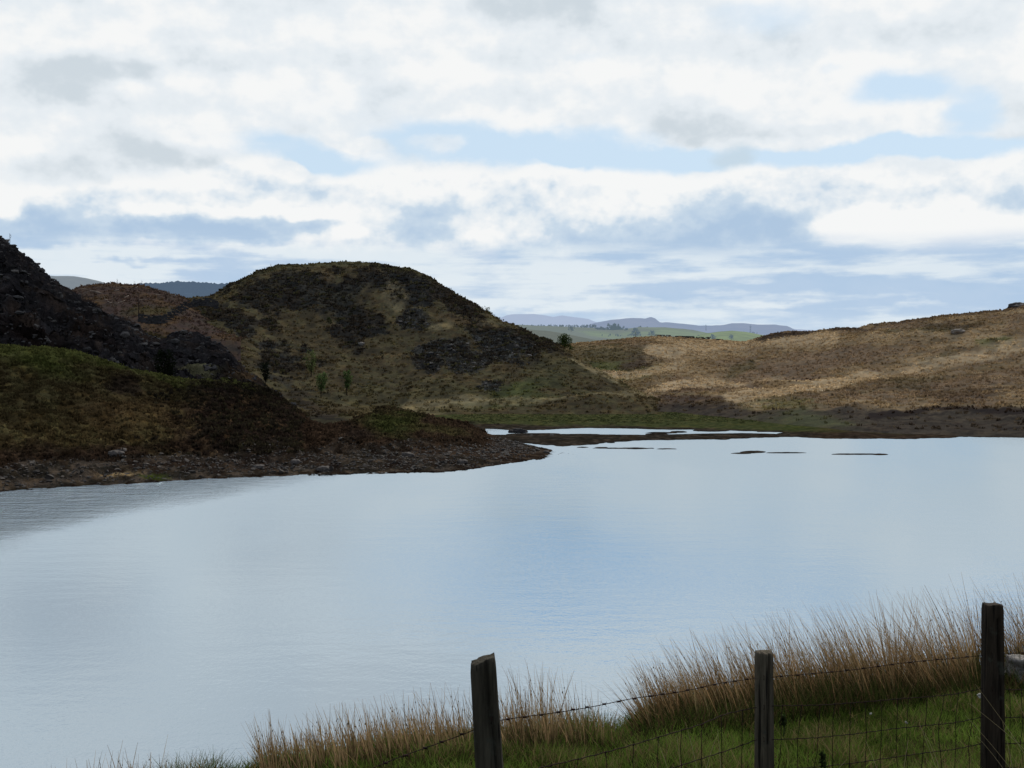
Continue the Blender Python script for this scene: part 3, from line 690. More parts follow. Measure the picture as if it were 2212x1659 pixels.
bk, cr, dm, mo = LAND['left_shore_bank'], LAND['crag'], LAND['domed_hill'], LAND['moor']
pxg = lambda L: np.broadcast_to(L.px[None], L.X.shape)
p, c, _ = bk.sample(bk.rk * sstep(.0, .3, bk.Z), 6500)
scatter_rocks('shore_stones', p, .075, MAT['pebble'], np.where(RNG.random((len(p), 1)) < .3, np.array([[.036, .029, .023]]), np.array([[.019, .015, .012]])), 'loose dark stones covering the left shore', 'stones')
p, c, _ = dm.sample(paint_dome.scr, 3000)
scatter_rocks('scree', p, .14, MAT['pebble'], np.array([[.034, .031, .031]]), 'grey scree of broken slate on the domed hillside', 'scree')
p, c, _ = cr.sample(np.ones(cr.X.shape) * (pxg(cr) > -250), 3500)
scatter_rocks('crag_blocks', p, .20, MAT['pebble'], np.where(RNG.random((len(p), 1)) < .25, np.array([[.05, .043, .038]]), np.array([[.022, .019, .018]])), 'broken dark rock blocks scattered over the left crag', 'rocks')
vis = (pxg(bk) > -150)
p, c, _ = bk.sample((1 - bk.rk) * vis * (bk.Z > .8), 16000)
scatter_tufts('bank_grass', p, .30, .22, 5, MAT['tuft'], c * 1.0, label='dark rough grass and heather on the left bank', cat='grass')
p, c, _ = dm.sample((.5 + dm.rk) * (dm.Z > .6), 20000)
scatter_tufts('hill_heather', p, .42, .35, 5, MAT['tuft'], c * .95, label='heather and rough grass covering the domed hill', cat='heather')
p, c, _ = mo.sample((1 - .8 * mo.rk) * (pxg(mo) < 2350) * (mo.Z > .6), 30000)
scatter_tufts('moor_grass', p, .40, .30, 5, MAT['tuft'], c * 1.05, label='tawny tussock grass covering the moor slope', cat='grass')
p, c, _ = dm.sample(np.clip(dm.rk - .45, 0, 1) * (dm.Z > 1), 4000)
scatter_tufts('heather_clumps', p, .52, .42, 9, MAT['leaf'], np.where(RNG.random((len(p), 1)) < .3, np.array([[.050, .047, .024]]), np.array([[.034, .028, .022]])), label='dark heather bushes clustered over the domed hill', cat='heather', lean=.8)
p, c, _ = bk.sample(sstep(330, 540, pxg(bk) + 90 * fbm(bk.X, bk.Y, bk.Z, .3, 3)) * sstep(660, 640, pxg(bk)) * (bk.SY < 985) * sstep(1, 2, bk.Z), 2600)
scatter_tufts('bank_heather', p, .38, .22, 9, MAT['leaf'], np.where(RNG.random((len(p), 1)) < .35, np.array([[.036, .030, .017]]), np.array([[.024, .019, .013]])), label='dark heather bushes on the right half of the left bank', cat='heather', lean=.8)
cl = LAND['cleared_hill']
p, c, _ = cl.sample(np.ones(cl.X.shape), 3500)
scatter_tufts('felled_brash', p, .5, .35, 4, MAT['tuft'], c, label='brown brash left on the cleared hill', cat='brash', lean=1.4)
m_ = MARSH; msk = (m_.Z > .2) & (m_.PY < 924) & (m_.PX < 2300) & (m_.PX > 980)
ii = RNG.choice(np.flatnonzero(msk.ravel()), 6000)
p = np.stack([m_.X.ravel()[ii], m_.Y.ravel()[ii], m_.Z.ravel()[ii]], -1)
scatter_tufts('marsh_grass', p, .16, .3, 4, MAT['tuft'], m_.col.reshape(-1, 3)[ii], label='short grass and mud plants on the flat marsh', cat='grass')
p, c, _ = LAND['forest_ridge'].sample(np.ones(LAND['forest_ridge'].X.shape), 5000)
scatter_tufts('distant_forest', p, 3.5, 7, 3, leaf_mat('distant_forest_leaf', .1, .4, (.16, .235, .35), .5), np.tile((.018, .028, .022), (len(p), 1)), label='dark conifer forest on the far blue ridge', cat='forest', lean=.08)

# ================================================================== TREES AND BUSHES
def leaf_cloud(mb, centres, radii, n, size, col, squash=1.0):
    """small leaf faces spread through clumps"""
    for (cx, r) in zip(centres, radii):
        d = RNG.standard_normal((n, 3)); d /= np.linalg.norm(d, axis=1)[:, None]
        d *= (RNG.random((n, 1)) ** .45) * np.asarray(r)
        q = np.asarray(cx) + d
        nrm = RNG.standard_normal((n, 3)); nrm /= np.linalg.norm(nrm, axis=1)[:, None]
        a = np.cross(nrm, RNG.standard_normal((n, 3))); a /= np.linalg.norm(a, axis=1)[:, None] + 1e-9
        b = np.cross(nrm, a); s_ = size * RNG.uniform(.6, 1.4, (n, 1))
        v = np.stack([q - a * s_, q + b * s_ * .55, q + a * s_, q - b * s_ * .55], 1).reshape(-1, 3)
        f = np.arange(n * 4).reshape(n, 4)
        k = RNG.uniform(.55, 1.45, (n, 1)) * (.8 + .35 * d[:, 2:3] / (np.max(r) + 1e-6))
        mb.add(v, f, None, np.repeat(np.asarray(col) * k, 4, 0))
def limb(mb, a, b, r0, r1, c, n=5, bend=.06):
    a, b = np.array(a, float), np.array(b, float); t = np.linspace(0, 1, 5)[:, None]
    L = np.linalg.norm(b - a); pts = a + (b - a) * t + np.sin(t * math.pi) * RNG.normal(0, bend * L, 3)
    mb.tube(pts, np.linspace(r0, r1, 5), n, c)
def tree(name, at, h, w, label, cat='tree', shape='upright', col=(.05, .07, .018), leaves=600, lsize=.16, bare=.25, group=None, nclump=14, trunk_r=None, bark=(.030, .024, .018), mat=None, cr_name='crown'):
    t = empty(name, tuple(at), label=label, cat=cat, group=group)
    tb, cb = MB(), MB(); r0 = trunk_r or h * .022
    base = h * bare
    limb(tb, (0, 0, -.3), (RNG.normal(0, .03 * h), RNG.normal(0, .03 * h), base + h * .45), r0, r0 * .35, bark, 7, .02)
    cs, rs = [], []
    for i in range(nclump):
        u = (i + .5) / nclump; a = i * 2.4 + RNG.normal(0, .3)
        z = base + (h - base) * (.10 + .82 * u)
        if shape == 'upright': rad = w * .5 * (.30 + .70 * min(1, u / .6)) * (1 if u < .75 else 1 - (u - .75) * 2.2) * .72
        elif shape == 'dome': rad = w * .5 * math.sqrt(max(.02, 1 - (u * .95) ** 2)) * .68
        else: rad = w * .5 * (1 - u * .92) * .7
        rad *= RNG.uniform(.5, 1.15)
        cpt = np.array([rad * math.cos(a), rad * math.sin(a), z])
        limb(tb, (0, 0, min(base * .75 + (h - base) * .5 * u, base + h * .4)), cpt, r0 * .4, r0 * .1, bark, 4)
        cs.append(cpt); rr = w * .22 * RNG.uniform(.7, 1.25) * (1 if shape != 'cone' else (1.25 - u)); rs.append(np.array([rr, rr, rr * (1.35 if shape == 'upright' else .85)]))
    leaf_cloud(cb, cs, rs, max(4, leaves // nclump), lsize, col)
    tb.build('trunk', MAT['bark'], t); cb.build(cr_name, mat or MAT['leaf'], t)
    return t
G = 'scattered small trees on the hillside'
tree('sapling', dm.hit(694, 860), 5.4, 2.9, 'leafy green sapling on the domed hillside, left of the pair with visible stems', 'sapling', 'upright', (.080, .125, .042), 1000, .15, .28)
tree('sapling', dm.hit(750, 856), 5.6, 2.3, 'narrower leafy sapling on the domed hillside, right of the pair with visible stems', 'sapling', 'upright', (.075, .115, .038), 900, .15, .24)
tree('tree', dm.hit(671, 815), 6.0, 3.4, 'pale feathery green tree on the slope just above the two stemmed saplings', 'tree', 'upright', (.10, .125, .045), 700, .16, .14)
tree('bush', mo.hit(1224, 757) if False else np.array(P3(1220, 757, 288)), 4.1, 4.6, 'round dark green bush at the right foot of the domed hill', 'bush', 'dome', (.034, .052, .012), 1700, .17, .02, nclump=26)
tree('bush', cr.hit(346, 820), 4.2, 3.6, 'black-green bush below the rock outcrop at the edge of the bright turf', 'bush', 'dome', (.010, .014, .006), 1200, .15, .02, nclump=18)
tree('shrub', np.array(P3(573, 828, 172)), 3.3, 1.6, 'slim dark evergreen shrub right of the rock outcrop', 'shrub', 'upright', (.012, .018, .010), 700, .12, .05)
tree('shrub', dm.hit(1006, 690) * 0 + np.array(P3(1050, 684, 303)), 2.6, 3.4, 'wispy windswept shrub on the right skyline of the domed hill', 'shrub', 'dome', (.06, .07, .028), 300, .15, .1)
tree('shrub', np.array(P3(434, 806, 178)), 1.0, 1.2, 'low dark shrub on the pale ledge under the outcrop', 'shrub', 'dome', (.014, .018, .008), 200, .1, .02, nclump=7)
tree('shrub', dm.hit(709, 700), 1.8, 1.8, 'small green shrub high on the domed hill left of the dark heather', 'shrub', 'dome', (.03, .042, .014), 260, .13, .02, nclump=8)
tree('shrub', dm.hit(826, 777), 1.7, .9, 'tiny dark upright shrub left of the scree patch', 'shrub', 'upright', (.016, .022, .012), 160, .1, .05, nclump=7)
def bare_tree(at, h, label, n=7, spread=.25, col=(.035, .027, .022)):
    t = empty('bare_sapling', tuple(at), label=label, cat='bare sapling'); b = MB()
    limb(b, (0, 0, -.3), (RNG.normal(0, .05 * h), 0, h), h * .02 + .02, .015, col, 5, .03)
    br = MB()
    for i in range(n):
        z = h * (.25 + .65 * i / n); a = RNG.uniform(0, 6.28); l = h * spread * (1.1 - i / n * .7)
        limb(br, (0, 0, z), (l * math.cos(a), l * math.sin(a), z + l * .9), .03, .01, col, 4)
    b.build('trunk', MAT['bark'], t); br.build('branch', MAT['bark'], t)
bare_tree(P3(21, 524, 186), 1.6, 'bare dead sapling on the left crag skyline')
bare_tree(P3(300, 690, 262), 7.0, 'thin leafless tree standing before the cleared hill', 12, .2)
bare_tree(P3(254, 617, 339), 2.2, 'leafless sapling on the cleared hill skyline, leftmost of three'); bare_tree(P3(291, 620, 339), 1.9, 'leafless sapling on the cleared hill skyline, middle of three'); bare_tree(P3(306, 622, 339), 2.4, 'leafless sapling on the cleared hill skyline, rightmost of three')
bare_tree(P3(149, 634, 338), 2.2, 'leafless sapling where the cleared hill meets the crag')
bare_tree(P3(585, 580, 330), 1.5, 'twiggy bare sapling on the left shoulder of the dome')
bare_tree(P3(990, 643, 312), 1.4, 'bare sapling on the right skyline of the dome')

# felled logs lying on the cleared hill
def felled_logs():
    src = None
    for i, (x, y, l, r) in enumerate([(258, 655, 4.5, 65), (205, 632, 5, -25), (214, 634, 3, -35), (272, 643, 3, 80), (240, 657, 4, -50), (232, 652, 3.5, -55), (293, 624, 1.8, 85), (180, 626, 3, 30), (340, 640, 3, -10), (251, 629, 2.5, 60), (222, 645, 3, 10), (305, 650, 3.5, 20)]):
        q = cl.hit(x, y)
        if src is None:
            b = MB(); b.tube([(-.5, 0, 0), (-.2, 0, .01), (.2, 0, 0), (.5, 0, .005)], [.055, .052, .046, .04], 7, (.20, .155, .12)); src = b.build('felled_log', MAT['stone']); o = src
        else: o = src.copy(); link(o)
        o.location = q + np.array([0, -.2, .18]); o.scale = (l * .6, 1.8, 1.8); o.rotation_euler = (0, math.radians(-r * .35), math.radians(r * .5))
        tag(o, 'pale felled log lying on the brown cleared hill', 'log', 'felled logs on the cleared hill')
felled_logs()

# ================================================================== DRY STONE WALLS
def stone_wall(name, line, hgt, thick, label, group=None, course=.28, col=(.030, .028, .026)):
    """line: world points along the wall foot; stones laid in courses"""
    line = np.array(line, float); seg = np.linalg.norm(np.diff(line[:, :2], axis=0), axis=1); s_ = np.concatenate([[0], np.cumsum(seg)]); L = s_[-1]
    b = MB(); org = line.mean(0); zc = int(round(hgt / course))
    cube = np.array([(x, y, z) for z in (-.5, .5) for y in (-.5, .5) for x in (-.5, .5)])
    cf = np.array([(0, 2, 3, 1), (4, 5, 7, 6), (0, 1, 5, 4), (2, 6, 7, 3), (0, 4, 6, 2), (1, 3, 7, 5)])
    for k in range(zc + 1):
        t = RNG.uniform(0, .3)
        while t < L:
            w = RNG.uniform(.35, .9) * (1 if L < 30 else 1.3)
            if not (k >= zc - 1 and RNG.random() < .18):
                q = np.array([np.interp(min(t + w / 2, L), s_, line[:, i]) for i in range(3)])
                d = np.array([np.interp(min(t + w, L), s_, line[:, i]) - np.interp(t, s_, line[:, i]) for i in range(2)]); a = math.atan2(d[1], d[0])
                v = cube * np.array([w * .98, thick * (1.15 - .35 * k / (zc + 1)) * RNG.uniform(.85, 1.1), course * RNG.uniform(.9, 1.15)]) + RNG.normal(0, .025, (8, 3))
                x, y = v[:, 0] * math.cos(a) - v[:, 1] * math.sin(a), v[:, 0] * math.sin(a) + v[:, 1] * math.cos(a)
                b.add(np.stack([x, y, v[:, 2] + course * (k - .3)], -1) + q - org, cf, None, np.array(col) * RNG.uniform(.6, 1.5))
            t += w
    o = b.build(name, MAT['pebble'], smooth=False); o.location = org
    return tag(o, label, 'wall', group)
for (x0, x1, y, lb) in [(1415, 1447, 731.5, 'ruined dry stone wall piece on the skyline, leftmost and thin'), (1457, 1499, 734, 'longest dark dry stone wall piece on the skyline'), (1502, 1533, 736, 'ruined dry stone wall piece just right of the longest one'), (1538, 1559, 737, 'shortest low wall remnant at the right end of the skyline row')]:
    hh = 1.5 if x0 < 1530 else .8
    stone_wall('stone_wall', [P3(x, y + .8 * (x - x0) / (x1 - x0), 405) for x in np.linspace(x0, x1, 6)], hh, .7, lb, 'ruined walls along the moor skyline')
wl = [(296, 692), (318, 697), (345, 698), (360, 694), (374, 684), (392, 672), (410, 663), (430, 658), (452, 659), (470, 666)]
stone_wall('stone_wall', [P3(x, y, 232 + (x - 296) * .03) for x, y in wl], 1.5, .9, 'long dark dry stone wall curving over the saddle behind the crag', None, .3, (.020, .019, .020))

# ================================================================== FAR TREES, HEDGES, PYLONS
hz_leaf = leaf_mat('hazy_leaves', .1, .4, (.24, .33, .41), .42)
def far_wood(name, x0, x1, y, Y, n, h, label, cat, col=(.03, .042, .028)):
    b = MB()
    for x in RNG.uniform(x0, x1, n):
        q = np.array(P3(x, y + RNG.normal(0, .8), Y + RNG.normal(0, 12))); k = RNG.uniform(.6, 1.2)
        leaf_cloud(b, [q + (0, 0, h * .45 * k), q + (RNG.normal(0, h * .15), 0, h * .75 * k)], [np.array([h * .33, h * .3, h * .42]) * k, np.array([h * .2, h * .2, h * .3]) * k], 22, h * .13, col)
    return tag(b.build(name, hz_leaf), label, cat, kind='stuff')
far_wood('woodland', 1288, 1345, 717.5, 2350, 42, 10, 'dark hazy copse among the pale green fields', 'woodland')
far_wood('woodland', 1318, 1335, 716, 2340, 12, 15, 'tall hazy trees in the middle of the copse', 'woodland')
far_wood('tree_belt', 1120, 1290, 708, 2450, 80, 6.5, 'long low tree belt on the far valley skyline', 'woodland')
far_wood('hedgerow', 1345, 1480, 722.5, 2200, 46, 5, 'broken hedgerow crossing the far fields', 'hedge')
far_wood('hedgerow', 1380, 1400, 710, 2500, 8, 6, 'small tree group on the crest of the far field', 'hedge')
far_wood('hedgerow', 1500, 1600, 728, 1800, 16, 3.5, 'thin hedgerow climbing the right hand green field', 'hedge')
far_wood('hedgerow', 1300, 1420, 727, 1950, 26, 4, 'thin hedgerow below the copse', 'hedge')
far_wood('hedgerow', 1180, 1300, 722, 2100, 26, 4.5, 'scattered hedgerow along the left pale field', 'hedge')
far_wood('hedgerow', 1560, 1640, 720.5, 1850, 16, 2.5, 'dark hedge line over the crest of the right hand green field', 'hedge')
for (x, y, Y, h, lb) in [(1373, 729.5, 1700, 15, 'broad hazy tree below the far fields, left of the skyline walls'), (1408, 727, 1800, 10, 'smaller hazy tree above the longest skyline wall'), (1234, 716, 2000, 11, 'lone hazy tree at the left end of the pale fields'), (1353, 719, 2250, 10, 'lone slim hazy tree just right of the copse'), (1540, 735, 1500, 8, 'small hazy tree behind the shortest wall remnant'), (1580, 734, 1500, 7, 'low hazy bush at the foot of the right hand green field')]:
    tree('far_tree', P3(x, y, Y), h, h * 1.15, lb, 'tree', 'dome', (.03, .042, .028), 260, h * .08, .12, 'hazy trees in the far fields', 10, mat=hz_leaf)
def pylon_mat():
    m = bpy.data.materials.new('pylon_steel'); T = NT(nodes(m)); out = T.n('ShaderNodeOutputMaterial')
    d = T.n('ShaderNodeBsdfDiffuse'); T.put(d.inputs[0], (.12, .12, .12, 1)); e = T.n('ShaderNodeEmission'); T.put(e.inputs[0], (.25, .33, .45, 1))  # bluish emission paints the haze over the steel
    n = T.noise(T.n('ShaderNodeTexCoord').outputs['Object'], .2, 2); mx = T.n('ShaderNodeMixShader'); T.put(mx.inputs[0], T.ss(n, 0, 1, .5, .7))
    T.nt.links.new(d.outputs[0], mx.inputs[1]); T.nt.links.new(e.outputs[0], mx.inputs[2]); T.nt.links.new(mx.outputs[0], out.inputs[0]); return m
MAT['steel'] = pylon_mat()
def pylon(px, py, Y, h, label):
    t = empty('pylon', P3(px, py, Y), .25, label=label, cat='pylon', group='electricity pylons beyond the moor')
    b = MB(); w = h * .075; r = h * .009
    lv = np.linspace(0, .72, 7)
    for sx in (-1, 1):
        for sy in (-1, 1): b.tube([(sx * w, sy * w, -1), (sx * w * .35, sy * w * .35, h * .72), (0, 0, h)], r, 4)
    for a, c in zip(lv[:-1], lv[1:]):
        wa, wc = w * (1 - .9 * a), w * (1 - .9 * c)
        for (p0, p1) in [((-1, -1), (1, -1)), ((1, -1), (1, 1)), ((1, 1), (-1, 1)), ((-1, 1), (-1, -1))]:
            b.tube([(p0[0] * wa, p0[1] * wa, a * h), (p1[0] * wc, p1[1] * wc, c * h)], r * .6, 4); b.tube([(p1[0] * wa, p1[1] * wa, a * h), (p0[0] * wc, p0[1] * wc, c * h)], r * .6, 4)
    b.build('lattice_tower', MAT['steel'], t)
    for z, l in [(.68, .16), (.79, .20), (.90, .14)]:
        a = MB(); a.tube([(-l * h, 0, z * h), (0, 0, (z + .035) * h), (l * h, 0, z * h)], r * .8, 4); a.tube([(-l * h, 0, z * h), (l * h, 0, z * h)], r * .8, 4); a.build('cross_arm', MAT['steel'], t)
pylon(1621, 720, 4200, 32, 'nearer steel lattice pylon standing above the right end of the green fields')
pylon(1525, 714, 5200, 28, 'fainter smaller lattice pylon against the blue mountains')

# ================================================================== ROCKS
def rock(name, at, dims, label, cat='rock', col=(.05, .045, .04), seed=0, mat='stone', flat=.3):
    n, m = 28, 16; th = np.arange(n) / n * 2 * math.pi; ph = np.linspace(-math.pi / 2, math.pi / 2, m)
    d = np.stack([np.outer(np.cos(ph), np.cos(th)), np.outer(np.cos(ph), np.sin(th)), np.outer(np.sin(ph), np.ones(n))], -1)
    r = 1 + .42 * fbm(d[..., 0] + seed * 7, d[..., 1], d[..., 2], 1.3, 5, .62) + .12 * (ridge(d[..., 0] + seed, d[..., 1], d[..., 2], 2.2, 3) - .5)
    v = d * r[..., None]; v[..., 2] = np.where(v[..., 2] > flat, flat + (v[..., 2] - flat) * .75, v[..., 2]); v = v * np.array(dims) * .5
    i = np.arange(m * n).reshape(m, n); j = np.roll(i, -1, 1)
    o = mesh_np(name, v.reshape(-1, 3), np.stack([i[:-1], j[:-1], j[1:], i[1:]], -1).reshape(-1, 4), MAT[mat], np.tile(col, (m * n, 1)))
    o.location = at; return tag(o, label, cat)
rock('boulder', P3(1118, 934.5, 176), (2.9, 1.4, 1.5), 'long low black boulder lying in the shallow pool', 'boulder', (.012, .010, .010), 2, flat=.2)
rock('boulder', P3(1104, 933.5, 175.6), (1.0, .8, 1.0), 'small dark rock against the left end of the black pool boulder', 'boulder', (.012, .010, .010), 9)
rock('boulder', P3(2203, 664, 333), (6, 4, 3.2), 'dark rock knob on the right hand moor skyline', 'boulder', (.03, .026, .024), 4)
rock('boulder', P3(2068, 716, 300), (3.2, 2.2, 1.6), 'pale grey boulder in the dark patch high on the moor', 'boulder', (.16, .14, .12), 5)
rock('boulder', dm.hit(930, 782) * 0 + dm.hit(930, 770), (2.6, 2, 2.2), 'dark boulder at the left edge of the scree', 'boulder', (.02, .019, .02), 6)
rock('boulder', dm.hit(780, 744), (1.4, 1.2, 1.2), 'single pale stone at the foot of the dark heather patch', 'boulder', (.12, .11, .10), 7)
for k, (x, y, sz) in enumerate([(250, 985, .9), (262, 976, .7), (700, 1016, 1.0), (880, 985, .9), (1000, 1000, .7), (640, 1000, .8), (1180, 978, .5), (560, 1012, .8)]):
    rock('shore_boulder', bk.hit(x, y) + np.array([0, -.1, .1]), (sz * 1.5, sz, sz), 'larger weathered rock among the stones of the left shore', 'boulder', (.06, .05, .044), 20 + k, 'pebble')['group'] = 'larger rocks on the left shore'

# ================================================================== NEAR BANK
EDGE_Y = [(-700, 5.6), (0, 6.5), (600, 7.5), (1000, 8.0), (1350, 8.6), (1600, 9.0), (2100, 9.6), (2700, 10.2), (3200, 10.6)]
EDGE_P = [(-700, 1800), (0, 1730), (300, 1700), (500, 1682), (560, 1668), (600, 1655), (700, 1632), (850, 1610), (1000, 1598), (1100, 1594), (1250, 1586), (1330, 1582), (1365, 1560), (1420, 1536), (1600, 1524), (1800, 1500), (2000, 1482), (2120, 1466), (2212, 1455), (2700, 1420), (3200, 1395)]
def near_z(x, Y):
    x = np.asarray(x, float); Y = np.asarray(Y, float)
    px = CX + F * x / np.maximum(Y, 3.5)
    eY = pl(EDGE_Y, px); ez = wz(pl(EDGE_P, px), eY)
    t = np.clip((Y - 1.5) / (eY - 1.5), 0, 1) ** .7
    z = 10.3 + (ez - 10.3) * t
    o = np.maximum(Y - eY, 0)
    z = z - o * (.34 + .22 * np.minimum(o, 1)) - .015 * o * o * (o < 8) - (o >= 8) * .96
    z = z + .05 * fbm(x, Y, 0 * x, .7, 3) + .02 * fbm(x, Y, 0 * x, 3, 2)
    return np.maximum(z, -2.5)
def near_bank():
    xs = np.arange(-11, 15.01, .10); ys = np.concatenate([np.arange(-6, 2, .4), np.arange(2, 13, .07), np.arange(13, 30, .6)])
    X, Y = np.meshgrid(xs, ys); Z = near_z(X, Y)
    n = fbm(X, Y, Z, .6, 4); n2 = fbm(X + 5, Y, Z, 2.2, 3)
    c = np.zeros(X.shape + (3,)) + np.array((.032, .040, .010)); c = lay(c, sstep(.1, .6, n), 'olive', .7); c = lay(c, sstep(.1, .6, n2), 'peat', .4)
    o = mesh_np('near_bank', np.stack([X, Y, Z], -1).reshape(-1, 3), grid_faces(*X.shape), MAT['near'], c.reshape(-1, 3))
    return tag(o, kind='structure')
near_bank()

def blades(x, y, h, w, lean_dir, lean, c0, c1, c2, curve=.35, z0=None, segs=3):
    """ribbons: returns verts, quads, colours"""
    N = len(x); z = near_z(x, y) - .02 if z0 is None else z0
    p = np.stack([x, y, z], -1)
    d = np.stack([np.cos(lean_dir) * lean, np.sin(lean_dir) * lean, np.ones(N)], -1); d /= np.linalg.norm(d, axis=1)[:, None]
    hor = np.stack([np.cos(lean_dir), np.sin(lean_dir), 0 * x], -1)
    yaw = RNG.normal(0, .7, N); side = np.stack([np.cos(yaw), np.sin(yaw), 0 * x], -1)
    V, C = [], []
    for k in range(segs + 1):
        t = k / segs
        q = p + d * (h * t)[:, None] + hor * (h * curve * lean * t * t)[:, None] - np.stack([0 * x, 0 * x, h * curve * lean * .35 * t * t], -1)
        ww = (w * (1 - .85 * t))[:, None] * side * .5
        V += [q - ww, q + ww]
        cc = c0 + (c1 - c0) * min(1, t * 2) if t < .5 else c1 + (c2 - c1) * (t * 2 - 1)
        C += [cc, cc]
    V = np.stack(V, 1); C = np.stack(C, 1); n = 2 * (segs + 1)
    f = np.array([(2 * k, 2 * k + 1, 2 * k + 3, 2 * k + 2) for k in range(segs)])
    return V.reshape(-1, 3), (f[None] + (np.arange(N) * n)[:, None, None]).reshape(-1, 4), C.reshape(-1, 3)

def turf():
    N = 170000
    x = RNG.uniform(-7, 11.5, N * 2); y = 3.6 + 7.0 * RNG.random(N * 2) ** .9
    px = CX + F * x / y; eY = pl(EDGE_Y, px)
    keep = (px > 0) & (px < 3100) & (y < eY + .35); x, y, px, eY = x[keep][:N], y[keep][:N], px[keep][:N], eY[keep][:N]
    n = fbm(x, y, 0 * x, .9, 3); n2 = fbm(x + 9, y, 0 * x, 2.6, 3)
    M = len(x)
    h = (.055 + .05 * RNG.random(M) + .08 * sstep(.1, .7, n2)) * (1 + .5 * sstep(-.5, .2, y - eY))
    c = np.array((.092, .138, .024)) * (1 + .6 * n[:, None]) * RNG.uniform(.6, 1.4, (M, 1))
    dry = (RNG.random(M) < .10 + .38 * sstep(.15, .6, n2)) ; c[dry] = np.array((.16, .125, .055)) * RNG.uniform(.5, 1.3, (dry.sum(), 1))
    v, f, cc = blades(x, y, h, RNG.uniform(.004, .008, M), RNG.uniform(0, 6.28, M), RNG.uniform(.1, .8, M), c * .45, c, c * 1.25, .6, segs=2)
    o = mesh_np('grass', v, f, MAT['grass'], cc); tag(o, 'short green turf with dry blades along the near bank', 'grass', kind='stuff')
turf()

ROOT = EDGE_P
TIPS = {  # reach of the stalks per bearing
    'l': [(555, 1590), (590, 1555), (640, 1565), (700, 1545), (760, 1530), (850, 1518), (930, 1500), (1000, 1490), (1020, 1490)],
    'm': [(1020, 1490), (1080, 1500), (1110, 1470), (1150, 1448), (1200, 1455), (1250, 1480), (1290, 1500), (1320, 1540), (1350, 1560)],
    'r': [(1345, 1540), (1370, 1470), (1410, 1440), (1450, 1415), (1500, 1395), (1560, 1375), (1630, 1370), (1690, 1350), (1750, 1335), (1850, 1325), (1920, 1310), (2000, 1290), (2060, 1295), (2120, 1275), (2180, 1280)],
    'e': [(2150, 1290), (2212, 1270), (2300, 1260), (2450, 1250), (2600, 1245), (3100, 1230)],
    's': [(100, 1650), (180, 1630), (330, 1610), (450, 1630), (560, 1640)]}
def rush_bed(key, px0, px1, n, label, leanx, dens=None, hmul=1.0, dark=1.0, back=.9, front=.7):
    px = RNG.uniform(px0, px1, n * 3)
    if dens is not None:
        px = px[RNG.random(len(px)) < pl(dens, px)]
    # gather into clumps
    cl_ = RNG.uniform(px0, px1, max(6, int((px1 - px0) / 22)))
    k = RNG.random(len(px)) < .6; near = cl_[np.argmin(np.abs(px[:, None] - cl_[None]), 1)]
    px = np.where(k, near + (px - near) * .55, px)[:n]; near = near[:n]; N = len(px)
    eY = pl(EDGE_Y, px); Y = eY + RNG.uniform(-front, back, N) * (.5 + .5 * RNG.random(N)); x = wx(px, Y)
    z = near_z(x, Y) - .02
    top = wz(pl(TIPS[key], px), Y); H = np.maximum(top - z, .12) * hmul
    ph = RNG.random(N); h = H * np.where(ph < .18, RNG.uniform(.85, 1.2, N), RNG.uniform(.4, .95, N) * (.75 + .25 * np.sin(near * .9) ** 2))
    cx = near; off = (px - cx) / 22.0
    ldx = leanx + .16 * off + RNG.normal(0, .10, N); ldy = RNG.normal(0, .12, N)
    dire = np.arctan2(ldy, ldx); lean = np.hypot(ldx, ldy) * np.where(ph > .93, 1.8, 1)
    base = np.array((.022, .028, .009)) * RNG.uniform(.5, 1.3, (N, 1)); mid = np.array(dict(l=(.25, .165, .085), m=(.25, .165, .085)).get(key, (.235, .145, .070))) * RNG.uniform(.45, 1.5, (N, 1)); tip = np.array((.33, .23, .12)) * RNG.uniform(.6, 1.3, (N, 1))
    gr = RNG.random(N) < .22; mid[gr] = np.array((.24, .18, .09)) * RNG.uniform(.6, 1.3, (gr.sum(), 1))
    sh = (RNG.random(N) < .33); mid[sh] *= .28; h[sh] *= .75; tip[sh] *= .45  # some stalks darkened to paint shade between the rushes
    # each bed is built about its own root point
    org = np.array([x.mean(), Y.mean(), z.mean()])
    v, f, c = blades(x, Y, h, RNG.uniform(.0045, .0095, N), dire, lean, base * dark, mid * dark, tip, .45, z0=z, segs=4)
    V, Fc, Cc = [v], [f], [c]
    # seed clusters: little dark knots near the tips of the tall stalks
    tall = np.flatnonzero(ph < .10); T_ = v.reshape(N, -1, 3)[tall][:, -4:-2].mean(1); m = len(T_)
    if m:
        q = T_[:, None] + IV[None] * np.array([.0028, .0028, .006]) * RNG.uniform(.6, 1.4, (m, 1, 1)); nb = len(v)
        tri = (IFC[None] + nb + (np.arange(m) * 12)[:, None, None]).reshape(-1, 3)
        V.append(q.reshape(-1, 3)); Cc.append(np.tile((.12, .08, .05), (m * 12, 1)))
    else: tri = np.zeros((0, 3), int)
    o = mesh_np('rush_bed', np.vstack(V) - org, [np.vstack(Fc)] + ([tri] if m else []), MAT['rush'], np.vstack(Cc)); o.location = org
    tag(o, label, 'rushes', kind='stuff' if key == 's' else None)
    # green lower growth hides the feet
    return o
rush_bed('l', 560, 1018, 2300, 'bed of brown rushes left of the leaning first fence post', -.12)
rush_bed('m', 1030, 1352, 1350, 'low bed of brown rushes just right of the leaning first fence post', -.10, [(1030, .6), (1100, 1), (1250, .9), (1290, .35), (1352, .2)])
rush_bed('r', 1350, 2135, 5600, 'tall thick bed of rust-brown rushes behind the second and third fence posts', -.26, [(1350, .15), (1420, .7), (1550, 1), (2135, 1)], 1.0, .9, 1.1, .8)
